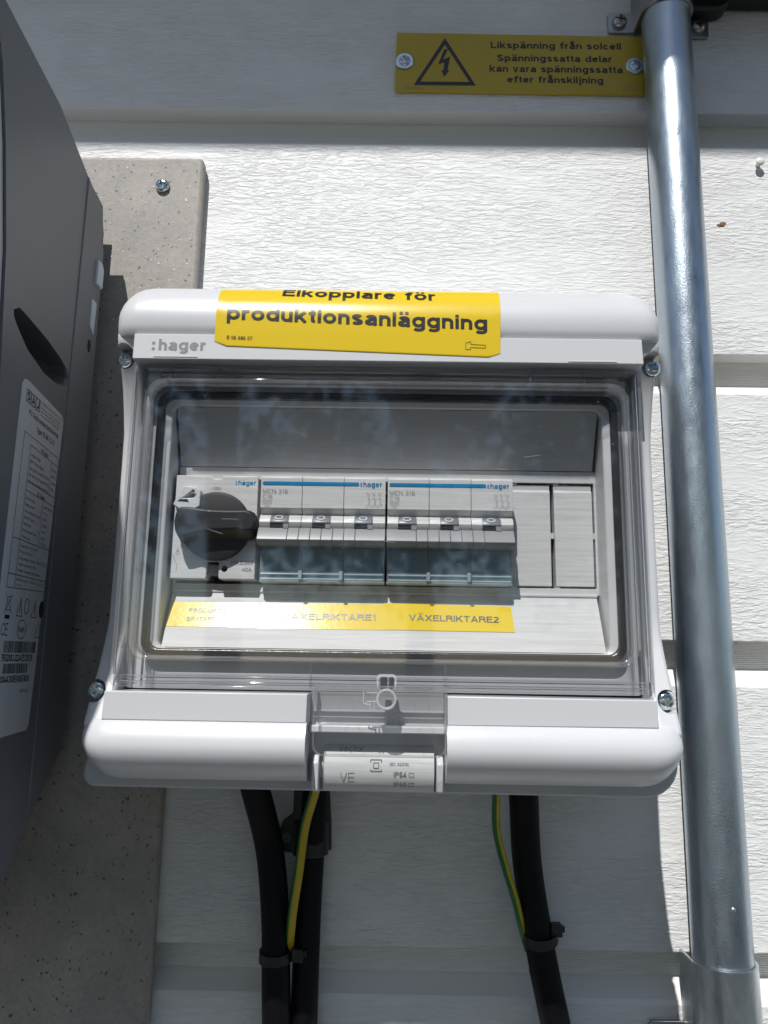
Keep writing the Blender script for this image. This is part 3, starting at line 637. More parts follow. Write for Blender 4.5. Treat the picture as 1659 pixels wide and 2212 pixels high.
# rating label
LX = IXF+0.35
LAB = lambda u, v: (LX+0.06, 92.0-u, v)            # u runs from the front edge towards the wall
label = prism('rating_label', [(95.0, -34.5), (95.0, 110.5), (93.2, 113.0), (90.0, 113.4), (56.0, 109.2), (53.6, 107.8), (53.0, 105.5), (57.2, -8), (58.6, -31.0), (60.5, -33.0)], IXF, LX, 'label_white', inv, axis='x')
def lab_big(b):
    # maker's block: three dark squares with light letters cut between bars
    for k in range(3):
        u0 = 1.6+k*4.4
        add_path(b, [(u0, 104.4-k*0.4), (u0+4.0, 104.2-k*0.4)], 0.5, LAB); add_path(b, [(u0, 109.4-k*0.4), (u0+4.0, 109.2-k*0.4)], 0.5, LAB)
        add_path(b, [(u0+0.1, 104.4-k*0.4), (u0+0.1, 109.4-k*0.4)], 0.35, LAB); add_path(b, [(u0+3.95, 104.2-k*0.4), (u0+3.95, 109.2-k*0.4)], 0.35, LAB)
    for k, ch in enumerate('SAJ'): add_text(b, ch, 2.3+k*4.4, 5.0+k*4.4, 105.0-k*0.4, 3.8, LAB, 0.03)
    add_text(b, 'PV Grid-connected Inverter', 5.2, 35.4, 99.3, 2.5, LAB, 0.012, -0.075)
    add_text(b, 'Type: R5-8K-T2-15', 13.6, 31.5, 94.1, 2.4, LAB, 0.012, -0.075)
    add_text(b, 'R5I2083J2241E12039', 4.0, 30.4, -4.0, 2.9, LAB, 0.02)
    add_text(b, '020044300EN065900', 1.5, 29.3, -12.6, 2.9, LAB, 0.02)
    add_text(b, 'CE', 1.0, 6.6, 6.2, 5.0, LAB, -0.005)
    add_text(b, 'RoHS', 15.6, 21.0, 8.0, 2.3, LAB, 0.01)
    add_text(b, 'PV Input', 20.0, 27.0, 86.2, 1.9, LAB, 0.012, -0.05); add_text(b, 'AC Output', 20.0, 27.8, 66.8, 1.9, LAB, 0.012, -0.05)
    add_text(b, 'MADE IN CHINA', 22.0, 29.6, -16.8, 1.2, LAB)
    random.seed(3)
    for (a, c, z0, z1) in ((4.5, 32.2, -0.5, 4.2), (5.8, 26.8, -8.9, -4.9)):
        u = a
        while u < c:
            w = random.choice((0.18, 0.18, 0.35, 0.55)); add_poly(b, [(u, z0), (u+w, z0), (u+w, z1), (u, z1)], LAB); u += w+random.choice((0.18, 0.3, 0.45))
    box_ = [(3.2, 91.4), (37.6, 88.3), (37.4, 26.4), (1.9, 25.6)]
    add_path(b, box_, 0.28, LAB, True)
    for v0, v1 in ((87.2, 84.2), (71.4, 69.5), (67.4, 65.5), (46.2, 45.2), (31.3, 31.0)): add_line(b, (9.6 if v0 > 60 else 2.4, v0), (37.4, v1), 0.28, LAB)
    add_line(b, (9.9, 87), (8.0, 26), 0.22, LAB); add_line(b, (31.2, 84.6), (30.6, 70), 0.22, LAB); add_line(b, (26.4, 66), (25.8, 46), 0.22, LAB)
    # symbols: bin, triangles, discs
    add_path(b, [(2.6, 16.5), (4.4, 22.0), (6.2, 22.0), (7.0, 16.5)], 0.3, LAB, True); add_line(b, (1.8, 23), (7.8, 15.2), 0.28, LAB); add_line(b, (7.6, 23), (1.8, 15.2), 0.28, LAB)
    add_poly(b, [(2.8, 13.0), (6.8, 13.0), (6.8, 14.6), (2.8, 14.6)], LAB)
    for a in (12.2, 25.6): add_path(b, [(a, 14.6), (a+5.0, 14.6), (a+3.0, 22.0)], 0.32, LAB, True); add_line(b, (a+2.9, 16), (a+2.9, 20), 0.45, LAB)
    add_path(b, [(30.6, 6.2), (36.0, 6.2), (34.0, 12.5)], 0.3, LAB, True)
    add_poly(b, [(35.0+2.4*math.cos(t), 18.5+3.9*math.sin(t)) for t in [k*math.pi/9 for k in range(18)]], LAB)
    for cu, cv, ru, rv in ((20.8, 19, 2.0, 3.2), (18.3, 9.2, 3.9, 3.9)): add_path(b, [(cu+ru*math.cos(t), cv+rv*math.sin(t)) for t in [k*math.pi/9 for k in range(18)]], 0.3, LAB, True)
ink('lettering', lab_big, 'ink_black', label)
def lab_fine(b):
    L1 = ['Voltage Range', 'MPPT Voltage Range', 'Max. Input Current(PV1/PV2)', 'Max. Short Circuit Current(PV1/PV2)', 'Max. Number of Parallel Strings(PV1/PV2)']
    V1 = ['120-1000Vd.c.', '160-950Vd.c.', '12.5/12.5Ad.c.', '15/15Ad.c.', '1/1']
    for k, (s, v) in enumerate(zip(L1, V1)):
        add_text(b, s, 10.6, 10.6+min(19.5, len(s)*0.72), 82.6-k*2.9, 1.35, LAB, 0.008, -0.05); add_text(b, v, 31.8, 31.8+len(v)*0.4, 81.0-k*2.9, 1.25, LAB, 0.008, -0.05)
    L2 = ['Rated Voltage', 'Rated Current', 'Max. Continuous Current', 'Rated Frequency', 'Rated Power', 'Rated Apparent Power', 'Power Factor']
    V2 = ['3/N/PE 380/400V', '3*11.6A', '3*12.8A', '50/60Hz', '8000W', '8800VA', '0.8i~0.8c']
    for k, (s, v) in enumerate(zip(L2, V2)):
        add_text(b, s, 10.2, 10.2+len(s)*0.66, 63.6-k*2.75, 1.3, LAB, 0.008, -0.04); add_text(b, v, 28.0, 28.0+len(v)*0.56, 62.8-k*2.75, 1.25, LAB, 0.008, -0.04)
    for k, s in enumerate(['Temperature: -40°C~+60°C', 'Protective Class: I', 'Overvoltage Category: II [DC], III [AC]', 'Ingress protection: IP65', 'Inverter Topology: Non-isolated']):
        add_text(b, s, 9.6, 9.6+len(s)*0.66, 43.2-k*2.6, 1.3, LAB, 0.008, -0.02)
    add_text(b, 'EN 50438  EN 50549-1  VDE-AR-N4105  AS/NZS 4777.2', 9.0, 36.5, 28.9, 1.1, LAB, 0.006, -0.02); add_text(b, 'CEI 0-21', 9.0, 14, 26.6, 1.1, LAB, 0.006)
    add_text(b, 'Guangzhou Sanjing Electric Co., Ltd', 15.4, 37.0, 107.6, 1.2, LAB, 0.006, -0.06)
    for k in range(3):
        u = 15.6
        while u < 36.5-k:
            w = random.uniform(0.8, 3.0); add_line(b, (u, 105.9-k*1.6-(u-15)*0.06), (min(36.5, u+w), 105.9-k*1.6-(u+w-15)*0.06), 0.5, LAB); u += w+0.5
ink('fine_print', lab_fine, 'ink_grey', label)

# ------------------------------------------------------------------ enclosure
XL, XR, XC = -116.0, 111.6, -2.2
enc = thing('distribution_enclosure', 'grey plastic electrical enclosure with a clear door and yellow label, centre', 'enclosure', (XC, 9, -52))
# base tray
prism('base', rr(XL+1.2, XR-1.2, -45, 160.0, 12, 6), 9.2, 58, 'base_plastic', enc, bevel=0.8, a1pts=rr(XL+0.9, XR-0.9, -45, 160.5, 12, 6))
bm = BM(); add_ring(bm, rr(XL+0.9, XR-0.9, -45, 160.5, 12, 6), rr(XL+4, XR-4, -41, 157, 9, 6), 58.2, 79, outer1=rr(XL+0.3, XR-0.3, -45, 161.2, 12, 6)); finish('base_rim', bm, 'base_plastic', enc, bevel=0.6)
bm = BM()
sk = lambda L: [(x+max(0, z+47)*0.17 if x < -60 else x, z-(x+2)*0.004) for x, z in L]
add_prism(bm, sk(rr(XL-3.2, XR+2.6, -51.5, -26, (4, 4, 5, 13), 6)), 30, 84.5, 'd', sk(rr(XL-3.6, XR+2.8, -51.9, -26, (4, 4, 5, 13), 6)))
finish('base_skirt', bm, 'base_plastic', enc, bevel=0.9, ang=30)
# top housing: a bulge lofted along x with rounded ends
def ell(t): return (138+20*math.sin(t), 82+19.1*math.cos(t))      # (z, d)
TOPP = [(160.8, 62.0), (160.8, 77.0), (160.3, 78.6), (159.4, 79.0), (158.2, 79.2)]+[ell(math.radians(a)) for a in range(86, -21, -6)]+[(130.6, 99), (130.2, 96), (130.0, 62.0)]
def loft(bm, prof, x0, x1, r_d, r_z, zc, zspan, ends=(True, True), dmin=62.0, flip_z=1):
    xs = []
    def ends_list(a, s):
        return [a+s*max(r_d, r_z)*(1-math.cos(math.radians(q))) for q in (0, 10, 20, 30, 42, 55, 70, 90)]
    L = ends_list(x0, 1) if ends[0] else [x0]; R_ = ends_list(x1, -1) if ends[1] else [x1]
    xs = L+[x0+(x1-x0)*k/10 for k in range(1, 10) if L[-1]+2 < x0+(x1-x0)*k/10 < R_[-1]-2]+R_[::-1]
    rows = []
    for x in xs:
        e0 = x-x0 if ends[0] else 1e9; e1 = x1-x if ends[1] else 1e9; e = min(e0, e1)
        kd = r_d*(1-math.sqrt(max(0, 1-((r_d-e)/r_d)**2))) if e < r_d else 0
        kz = r_z*(1-math.sqrt(max(0, 1-((r_z-e)/r_z)**2))) if e < r_z else 0
        row = []
        for z, d in prof:
            w = min(1, max(0, (z-zc)/zspan)); wd = min(1, max(0, (d-dmin)/18))
            row.append(bm.verts.new((x, d-kd*wd*0.8, z-kz*w*flip_z)))
        rows.append(row)
    m_ = len(prof)
    for A, B in zip(rows, rows[1:]):
        for i in range(m_): bm.faces.new((A[i], A[(i+1) % m_], B[(i+1) % m_], B[i]))
    bm.faces.new(rows[0]); bm.faces.new(rows[-1][::-1])
cover_bm = BM(); loft(cover_bm, TOPP, XL+0.1, XR-0.1, 6.5, 13, 138, 20)
finish('top_cover', cover_bm, 'grey_plastic', enc, ang=32)
# flat strips
prism('top_strip', [(-107.4, 119.4), (103.0, 119.6), (102.6, 130.4), (-107.2, 130.4)], 84, 101.0, 'strip_plastic', enc, bevel=0.35)
# side flanges with screw ears
def flange(x0, x1):
    p = [(96, 136), (97.4, 131.5), (97, 128.6), (95.5, 125.6), (93, 122), (89.5, 117), (86.5, 111), (83.5, 102), (81, 93), (80.6, 80), (80.6, 20), (81, 12), (84, 4), (87.5, -4), (91, -10.5), (93.5, -15.0), (95.5, -19.5), (98.2, -24.6), (99.5, -28), (76, -30), (74, 131)]
    o = prism('side_flange', p, x0, x1, 'grey_plastic', enc, axis='x', bevel=1.6, seg=3)
    bpy.context.view_layer.update()
    me = bpy.data.meshes.new_from_object(o.evaluated_get(bpy.context.evaluated_depsgraph_get())); o.modifiers.clear(); o.data = me
    return o
FL = flange(XL+0.1, XL+9.6); FR = flange(XR-9.6, XR-0.1)
for o, x, z, r in ((FL, -113.4, 123.4, 4.6), (FL, -114.6, -14.6, 4.5), (FR, 109.2, 122.8, 4.6), (FR, 108.8, -15.2, 4.5)):
    k = BM(); add_prism(k, circle(x, z, r, 28), 87.6 if z > 0 else 84.5, 120); cut(o, 'c', k)
for x, z, d in ((-114.4, 123.2, 88.8), (110.2, 122.4, 88.8), (-115.0, -14.4, 88.2), (108.9, -15.2, 88.2)):
    s_ = screw_head('cover_screw', x, z, d, 3.65, enc, h=2.2, rot=random.uniform(0.1, 1.2))
    box('boss', x-2, x+2, 80, d-3, z-2, z+2, 'gap_grey', s_)
# mid face behind the door, with the window opening
OUT = rr(-107.0, 102.6, -13.6, 121.0, 3, 6); HOLE = rr(-97.3, 92.9, -0.2+1.6, 107.6, 5, 6)
bm = BM(); add_sheet(bm, [OUT, HOLE], 78, 83.6); finish('door_seat', bm, 'insert_plastic', enc, smooth=False)
# bottom housing
BOTP = [(-24.4, 62), (-24.4, 99.6), (-25.2, 100.6), (-27.4, 102.2), (-30.2, 103.6), (-33, 104.3), (-35.8, 104.2), (-38.5, 103.0), (-41.6, 100.8), (-44.4, 97.4), (-46.4, 93.2), (-47.6, 88.4), (-48.2, 83), (-48.4, 76), (-48.4, 62)]
bm = BM(); loft(bm, BOTP, XL+0.1, -30.4, 9, 12, -46.6, 18, (True, False)); 
# round the lower outer corner instead of the upper one
bm.free()
def loft_bottom(x0, x1, outer_left):
    bm = BM(); s = 1 if outer_left else -1; xo = x0 if outer_left else x1; xi = x1 if outer_left else x0
    offs = [13*(1-math.cos(math.radians(q))) for q in (0, 9, 18, 28, 40, 55, 72, 90)]
    xs = [xo+s*o for o in offs]+[xo+s*(13+(abs(xi-xo)-13)*k/5) for k in range(1, 6)]
    rows = []
    for x in xs:
        e = abs(x-xo); kd = 9*(1-math.sqrt(max(0, 1-((9-e)/9)**2))) if e < 9 else 0
        kz = 13*(1-math.sqrt(max(0, 1-((13-e)/13)**2))) if e < 13 else 0
        rows.append([bm.verts.new((x, d-kd*min(1, max(0, (d-62)/18))*0.8, z+kz*min(1, max(0, (-26-z)/20))**1.5)) for z, d in BOTP])
    for A, B in zip(rows, rows[1:]):
        for i in range(len(BOTP)): bm.faces.new((A[i], A[(i+1) % len(BOTP)], B[(i+1) % len(BOTP)], B[i]))
    bm.faces.new(rows[0]); bm.faces.new(rows[-1][::-1])
    finish('bottom_cover', bm, 'grey_plastic', enc, ang=32)
loft_bottom(XL+0.1, -30.6, True); loft_bottom(22.2, XR-0.1, False)
prism('bottom_strip', [(-108.4, -24.7), (-30.7, -24.9), (-30.7, -14.2), (-108.0, -14.2)], 78, 100.4, 'strip_plastic', enc, bevel=0.35)
prism('bottom_strip', [(22.3, -24.9), (102.1, -24.7), (101.9, -14.5), (22.3, -14.2)], 78, 100.4, 'strip_plastic', enc, bevel=0.35)
# recess between the bottom covers
box('latch_recess', -30.6, 22.2, 62, 85.5, -46.5, -13.8, 'insert_plastic', enc)
box('latch_ledge', -30.4, 22.0, 80, 94.5, -28.8, -26.0, 'grey_plastic', enc, bevel=0.5)
for x in (-27.2, 20.6): prism('recess_rib', [(84, -52), (92, -50.5), (93.5, -40), (91, -37.4), (80, -37.4), (80, -52)], x-1.6, x+1.0, 'grey_plastic', enc, axis='x', bevel=0.5)
bm = BM(); pr = [(88.6, -36.2), (90.2, -38.5), (90.9, -41.5), (90.6, -45), (89.4, -48.2), (86.5, -51.2), (80, -51.6), (80, -34), (83.5, -33.0), (86.6, -34.2)]
add_prism(bm, pr, -24.6, 18.2, 'x'); plate = finish('type_plate', bm, 'brushed_grey', enc, ang=50)
def tp(u, v):
    f = [(88.6, -36.2), (90.2, -38.5), (90.9, -41.5), (90.6, -45), (89.4, -48.2), (86.5, -51.2)]
    if v > f[0][1]: return (u, f[0][0]+0.15-(v-f[0][1])*1.0, v)
    for (d0, z0), (d1, z1) in zip(f, f[1:]):
        if z1 <= v <= z0: return (u, d0+(d1-d0)*(z0-v)/(z0-z1)+0.15, v)
    return (u, f[-1][0]+0.15, v)
def plate_ink(b):
    add_text(b, 'Vector', -19.0, -8.9, -36.2, 2.3, tp, 0, step=0.8); add_text(b, 'VE', -18.0, -12.4, -47.4, 3.6, tp, -0.01, step=0.8)
    for q, w in ((2.1, 0.42), (1.0, 0.36)): add_path(b, [(-4.2-q, -41.0-q), (-4.2+q, -41.0-q), (-4.2+q, -41.0+q), (-4.2-q, -41.0+q)], w, tp, True)
    add_text(b, '(IEC 62208)', 0.9, 8.4, -41.0, 1.15, tp, 0.01)
    add_text(b, 'IP54', 2.6, 7.6, -45.2, 1.9, tp, 0.02, step=0.8); add_text(b, 'IP65', 2.6, 7.6, -49.0, 1.9, tp, 0.02, step=0.8)
    add_path(b, [(8.5, -45.0), (8.5, -43.6), (10.3, -43.6), (10.3, -45.0)], 0.2, tp, True); add_path(b, [(8.5, -48.9), (8.5, -47.4), (10.3, -47.4), (10.3, -48.9)], 0.35, tp, True)
ink('lettering', plate_ink, 'ink_grey', plate)
# window frame and tub
INX0, INX1 = -92.6, 88.2
bm = BM()
A_ = rr(-97.2, 92.8, 1.6, 107.4, 5, 6); B_ = rr(INX0-0.9, INX1+0.9, 2.6, 104.6, 3.5, 6)
add_ring(bm, A_, B_, 66, 87.0, inner_d1=85.6)
finish('window_frame', bm, 'insert_plastic', enc, ang=40, bevel=0.6)
# gasket bead
bm = BM(); add_ring(bm, rr(-99.6, 95.2, -0.9, 110.2, 6, 6), rr(-96.4, 92.0, 2.3, 106.8, 4.5, 6), 83.8, 88.6); finish('door_gasket', bm, 'gasket', enc, bevel=0.8, ang=50)
# sloped panels
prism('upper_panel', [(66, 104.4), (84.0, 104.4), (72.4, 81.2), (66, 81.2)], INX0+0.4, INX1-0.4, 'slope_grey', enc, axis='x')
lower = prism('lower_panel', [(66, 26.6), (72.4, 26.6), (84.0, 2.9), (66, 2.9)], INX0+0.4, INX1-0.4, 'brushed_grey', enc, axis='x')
# mounting plate with openings for the modules
HX0, HX1 = -91.4, 51.9; HB = (52.6, 88.2)
bm = BM()
add_sheet(bm, [[(INX0, 27.2), (INX1+0.9, 27.2), (INX1+0.9, 80.9), (INX0, 80.9)], [(HX0, 29.7), (HX1, 29.7), (HX1, 75.6), (HX0, 75.6)], [(HB[0], 29.9), (HB[1], 29.9), (HB[1], 75.9), (HB[0], 75.9)]], 69.5, 72.2)
finish('mounting_plate', bm, 'brushed_grey', enc, smooth=False)
box('shade_backing', INX0, INX1, 62, 64, 20, 85, 'cavity_black', enc)  # added black slab that paints the shade inside the box, behind the module gaps
box('ridge', INX0, INX1, 70, 73.2, 26.0, 27.4, 'insert_plastic', enc, bevel=0.4)
for x0 in (52.7, 70.9):
    b_ = prism('blank_plate', [(66, 30.7), (72.1, 30.7), (72.1, 71.8), (71.2, 72.8), (71.2, 75.1), (66, 75.1)], x0, x0+16.5, 'brushed_grey', enc, axis='x', bevel=0.25)
    box('break_tab', x0+16.4, x0+18.0, 68, 71.6, 51.4, 53.9, 'insert_plastic', b_)
    box('break_tab', x0-0.1, x0+2.2, 68, 71.6, 75.0, 76.0, 'insert_plastic', b_); box('break_tab', x0-0.1, x0+1.8, 68, 71.6, 29.8, 30.8, 'insert_plastic', b_)
# yellow tapes on the lower panel
def lp(v): return 72.4+(26.6-v)*(84.0-72.4)/(26.6-2.9)
def tape(name, pts, lines, lab, off=0.12):
    bm = BM()
    f = [bm.verts.new((x, lp(z)+off+0.05, z)) for x, z in pts]; g = [bm.verts.new((x, lp(z)+0.01, z)) for x, z in pts]; n = len(pts)
    bm.faces.new(f); bm.faces.new(g)
    for i in range(n): bm.faces.new((f[i], f[(i+1) % n], g[(i+1) % n], g[i]))
    o = finish(name, bm, 'tape_yellow', lower, smooth=False); o['label'] = lab
    return o
mpT = lambda u, v: (u, lp(v)+0.36, v)
tape('tape_label', [(-92.0, 11.2), (-54.6, 11.3), (-54.9, 21.9), (-92.0, 21.5)], None, 'yellow tape reading PRODUKTION BRYTARE')
tape('tape_label', [(-54.2, 10.9), (0.9, 11.0), (0.6, 21.9), (-54.2, 21.7)], None, 'yellow tape reading VÄXELRIKTARE1')
tape('tape_label', [(-2.2, 11.2), (51.8, 10.9), (51.1, 21.7), (-2.3, 22.5)], None, 'yellow tape reading VÄXELRIKTARE2', 0.2)
def tape_ink(b):
    add_text(b, 'PRODUKTION', -83.8, -65.6, 17.3, 1.75, mpT, 0.01); add_text(b, 'BRYTARE', -84.0, -72.0, 13.7, 1.75, mpT, 0.01)
    add_text(b, 'V\u00c4XELRIKTARE1', -44.2, -5.6, 15.0, 2.55, mpT, 0.014); add_text(b, 'V\u00c4XELRIKTARE2', 8.2, 45.8, 15.2, 2.55, mpT, 0.014, -0.012)
ink('tape_lettering', tape_ink, 'ink_black', lower)
for x0, x1 in ((-98.6, -80.5), (72.0, 92.0)): box('mould_line', x0, x1, 100.5, 101.25, 120.3, 120.7, 'strip_plastic', enc)
# logo on the top strip
bmL = BM(); fS = flat(101.06)
add_text(bmL, 'hager', -96.8, -76.8, 123.1, 5.0, fS, 0.028)
for z in (123.1, 125.6): add_poly(bmL, [(-99.6, z), (-98.3, z), (-98.3, z+1.3), (-99.6, z+1.3)], fS)
finish('logo', bmL, 'moulded_grey', enc, smooth=False)
# big yellow sticker wrapped over the bulge
WR = [ell(math.radians(a)) for a in range(88, -3, -3)]+[(131.5, 101.16), (119.9, 101.05)]
SEG = [0.0]
for p, q in zip(WR, WR[1:]): SEG.append(SEG[-1]+math.hypot(q[0]-p[0], q[1]-p[1]))
def wrap(u, s, off=0.1):
    s = max(0.0, min(SEG[-1]-1e-4, s))
    for i in range(len(WR)-1):
        if SEG[i] <= s <= SEG[i+1]:
            t = (s-SEG[i])/(SEG[i+1]-SEG[i]); (z0, d0), (z1, d1) = WR[i], WR[i+1]
            L = SEG[i+1]-SEG[i]; nz, nd = (d1-d0)/L, -(z1-z0)/L
            return (u, d0+(d1-d0)*t+off*nd, z0+(z1-z0)*t+off*nz)
def s_of_z(z):
    for i in range(len(WR)-1):
        if WR[i+1][0] <= z <= WR[i][0]: return SEG[i]+(SEG[i+1]-SEG[i])*(WR[i][0]-z)/(WR[i][0]-WR[i+1][0])
SB0, SB1 = s_of_z(125.4), s_of_z(121.6)
bm = BM(); NU, NS = 24, 60; grid = []
for i in range(NU+1):
    t = i/NU; u = -73.8+t*118.0; sb = SB0+(SB1-SB0)*t
    e = min(t, 1-t)*118.0; cr = 2.0
    cut_ = cr-math.sqrt(max(0, cr*cr-(cr-e)**2)) if e < cr else 0
    grid.append([wrap(u+(0.9 if t == 1 else 0)*(1-j/NS), (sb-cut_)*j/NS, 0.14) for j in range(NS+1)])
rows = [[bm.verts.new(p) for p in r] for r in grid]; back = [[bm.verts.new((p[0], p[1]-0.1, p[2]-0.06)) for p in r] for r in grid]
for G in (rows, back):
    for A, B in zip(G, G[1:]):
        for j in range(NS): bm.faces.new((A[j], A[j+1], B[j+1], B[j]))
per = [(i, 0) for i in range(NU+1)]+[(NU, j) for j in range(1, NS+1)]+[(i, NS) for i in range(NU-1, -1, -1)]+[(0, j) for j in range(NS-1, 0, -1)]
for (a, b_), (c, d_) in zip(per, per[1:]+per[:1]): bm.faces.new((rows[a][b_], rows[c][d_], back[c][d_], back[a][b_]))
sticker = finish('yellow_sticker', bm, 'label_yellow', enc, ang=60)
slp = (SB1-SB0)/118.0
def ws(u, v): return wrap(u, -v+slp*(u+73.8), 0.3)
def st_ink(b):
    add_text(b, 'Elkopplare för', -47.1, 18.2, -(s_of_z(149.9)), 6.8, ws, 0.022, step=0.6)
    add_text(b, 'produktionsanläggning', -69.2, 38.9, -(s_of_z(137.2)), 6.3, ws, 0.022, step=0.6)
    add_text(b, 'E 06 686 07', -68.7, -58.2, -(s_of_z(128.4)), 1.55, ws, 0.008)
    z0 = -(s_of_z(129.0))
    add_path(b, [(30.0, z0-0.6), (30.0, z0+2.1), (32.0, z0+2.9), (32.0, z0+1.7), (38.1, z0+1.5), (38.1, z0+0.3), (32.0, z0+0.3), (32.0, z0-0.6)], 0.2, ws, True)
ink('lettering', st_ink, 'ink_black', sticker)

# ---- clear door (part) with sub-parts
DX0, DX1, DZ0, DZ1 = -108.4, 103.2, -12.6, 119.2
bm = BM()                                     # front pane, one shallow raised window
add_prism(bm, rr(-98.6, 94.2, -0.6, 109.6, 6, 5), 97.0, 99.0)
door = finish('clear_door', bm, 'clear_pane', enc, ang=50, bevel=0.0)
bm = BM(); add_ring(bm, rr(-101.2, 96.8, -2.4, 112.0, 7, 5), rr(-98.6, 94.2, -0.6, 109.6, 6, 5), 95.6, 99.0); finish('window_border', bm, 'clear_rim', door, ang=50, bevel=0.6)
bm = BM(); add_ring(bm, rr(-100.2, 95.8, -1.6, 111.0, 7, 5), rr(-99.0, 94.6, -0.4, 109.8, 6, 5), 88.8, 95.6); finish('inner_wall', bm, 'clear_edge', door, ang=50)
bm = BM(); add_ring(bm, rr(DX0, DX1, DZ0, DZ1, 2.5, 4), rr(-101.2, 96.8, -2.4, 112.0, 7, 4), 93.6, 95.0); finish('door_border', bm, 'clear_pane', door, ang=50)
bm = BM(); add_ring(bm, rr(DX0, DX1, DZ0, DZ1, 2.5, 4), rr(DX0+1.3, DX1-1.3, DZ0+1.3, DZ1-1.3, 2, 4), 84.5, 95.2); finish('door_wall', bm, 'clear_wall', door, ang=50, bevel=0.3)
for x in (DX0+3.2, DX1-3.2): box('side_rib', x-0.35, x+0.35, 86, 94, 2, 112, 'clear_edge', door, bevel=0.2)
for x, z0, z1 in ((DX0+5.6, 4, 108), (DX1-5.4, 4, 108), (DX0+1.9, -8, 116), (DX1-1.9, -8, 116)):
    bm = BM(); add_tube(bm, [(x, 95.4, z0), (x, 95.4, z1)], 0.5, 10); finish('side_bead', bm, 'clear_solid', door)
for z, x0, x1, r in ((112.6, -94, 90, 0.6), (116.6, -102, 98, 0.55), (114.2, -96, 92, 0.45)):
    bm = BM(); add_tube(bm, [(x0, 96.2, z), (x1, 96.2, z)], r, 10); finish('hinge_bar', bm, 'clear_solid', door)
for z, x0, x1 in ((-8.6, -104, 99.5), (-10.8, -104, 99.5)):
    bm = BM(); add_tube(bm, [(x0, 95.6, z), (x1, 95.6, z)], 0.6, 10); finish('lower_rail', bm, 'clear_solid', door)
for x0, x1, z0, z1 in ((-92.5, -72, 105+8.2-1.4, 117.8), (57, 79.5, 105+8.2-1.4, 117.8), (-30.5, -29.7, -12, -2.6), (21.7, 22.5, -12, -2.6)):
    bm = BM(); add_ring(bm, rr(x0, x1, z0, z1, 0.3, 2), rr(x0+0.3, x1-0.3, z0+0.3, z1-0.3, 0.2, 2), 93, 97.2); finish('moulded_pocket', bm, 'clear_rim', door)
for x in (-99.0, 92.6):                       # hinge pins in the upper corners
    bm = BM(); add_tube(bm, [(x-3.2, 90, 113.6), (x+1.6, 90, 113.6)], 4.1, 20); add_tube(bm, [(x+1.6, 90, 113.6), (x+5.0, 90, 113.6)], 2.6, 16)
    finish('hinge_pin', bm, 'clear_milky', door, ang=50)
bm = BM(); random.seed(21)
for i in range(34):
    x, z, r = random.uniform(-95, 90), random.uniform(2, 116), random.uniform(0.08, 0.26)
    dd = 99.05 if z < 108 else 95.1
    bm.faces.new([bm.verts.new((x+r*math.cos(k*2.1+i)*random.uniform(.6, 1.5), dd, z+r*math.sin(k*2.1+i))) for k in range(3)])
for i in range(7):
    x, z, a, L = random.uniform(-80, 70), random.uniform(10, 100), random.uniform(-0.6, 0.6), random.uniform(3, 8)
    bm.faces.new([bm.verts.new(p) for p in ((x, 99.05, z), (x+L*math.cos(a), 99.05, z+L*math.sin(a)), (x+L*math.cos(a), 99.05, z+L*math.sin(a)+0.07), (x, 99.05, z+0.07))])
tag(finish('dust_specks', bm, 'white_print', door, smooth=False), kind='stuff')
# latch tongue
bm = BM(); add_prism(bm, rr(-28.0, 22.0, -36.4, -11.0, (1, 1, 4, 4), 5), 100.6, 102.0); finish('latch_tongue', bm, 'clear_pane', door, ang=50)
bm = BM(); add_ring(bm, rr(-28.2, 22.2, -36.6, -10.6, (1, 1, 4.2, 4.2), 5), rr(-27.5, 21.5, -35.9, -11.2, (1, 1, 3.6, 3.6), 5), 100.2, 102.3); finish('tongue_edge', bm, 'clear_rim', door, ang=50, bevel=0.2)
bm = BM(); add_ring(bm, circle(-0.6, -15.6, 3.9, 26), circle(-0.6, -15.6, 3.0, 26), 98, 102.6); finish('latch_ring', bm, 'clear_milky', door, ang=50, bevel=0.2)
bm = BM(); add_ring(bm, rr(-4.4, 3.2, -12, -6.4, 1.4, 3), rr(-3.6, 2.4, -12, -7.2, 1.1, 3), 96, 101.4); finish('latch_hook', bm, 'clear_milky', door, ang=50)
box('latch_catch', -3.0, -0.4, 92, 97, -12.2, -7.6, 'gap_grey', door, bevel=0.3); box('latch_catch', 0.4, 2.2, 92, 97, -12.2, -7.6, 'gap_grey', door, bevel=0.3)
bm = BM()
for p, q in (((-9.2, -12.6), (-9.2, -17.2)), ((-9.2, -17.2), (-6.6, -17.8)), ((-6.6, -16.6), (-6.6, -19.6)), ((-5.2, -16.6), (-5.2, -19.6)), ((-8.0, -13.2), (-3.8, -13.2)), ((-8.0, -16.6), (-3.8, -16.4))):
    add_tube(bm, [(p[0], 101.6, p[1]), (q[0], 101.6, q[1])], 0.25, 6)
finish('latch_spring', bm, 'clear_milky', door)
for x in (-15.4, 12.8):
    bm = BM(); add_ring(bm, circle(x, -18.0, 2.9, 22), circle(x, -18.0, 2.65, 22), 101.6, 102.15); finish('moulding_mark', bm, 'clear_pane', door)
box('tongue_lip', -27, 21, 95.5, 100.4, -11.8, -10.8, 'clear_wall', door)

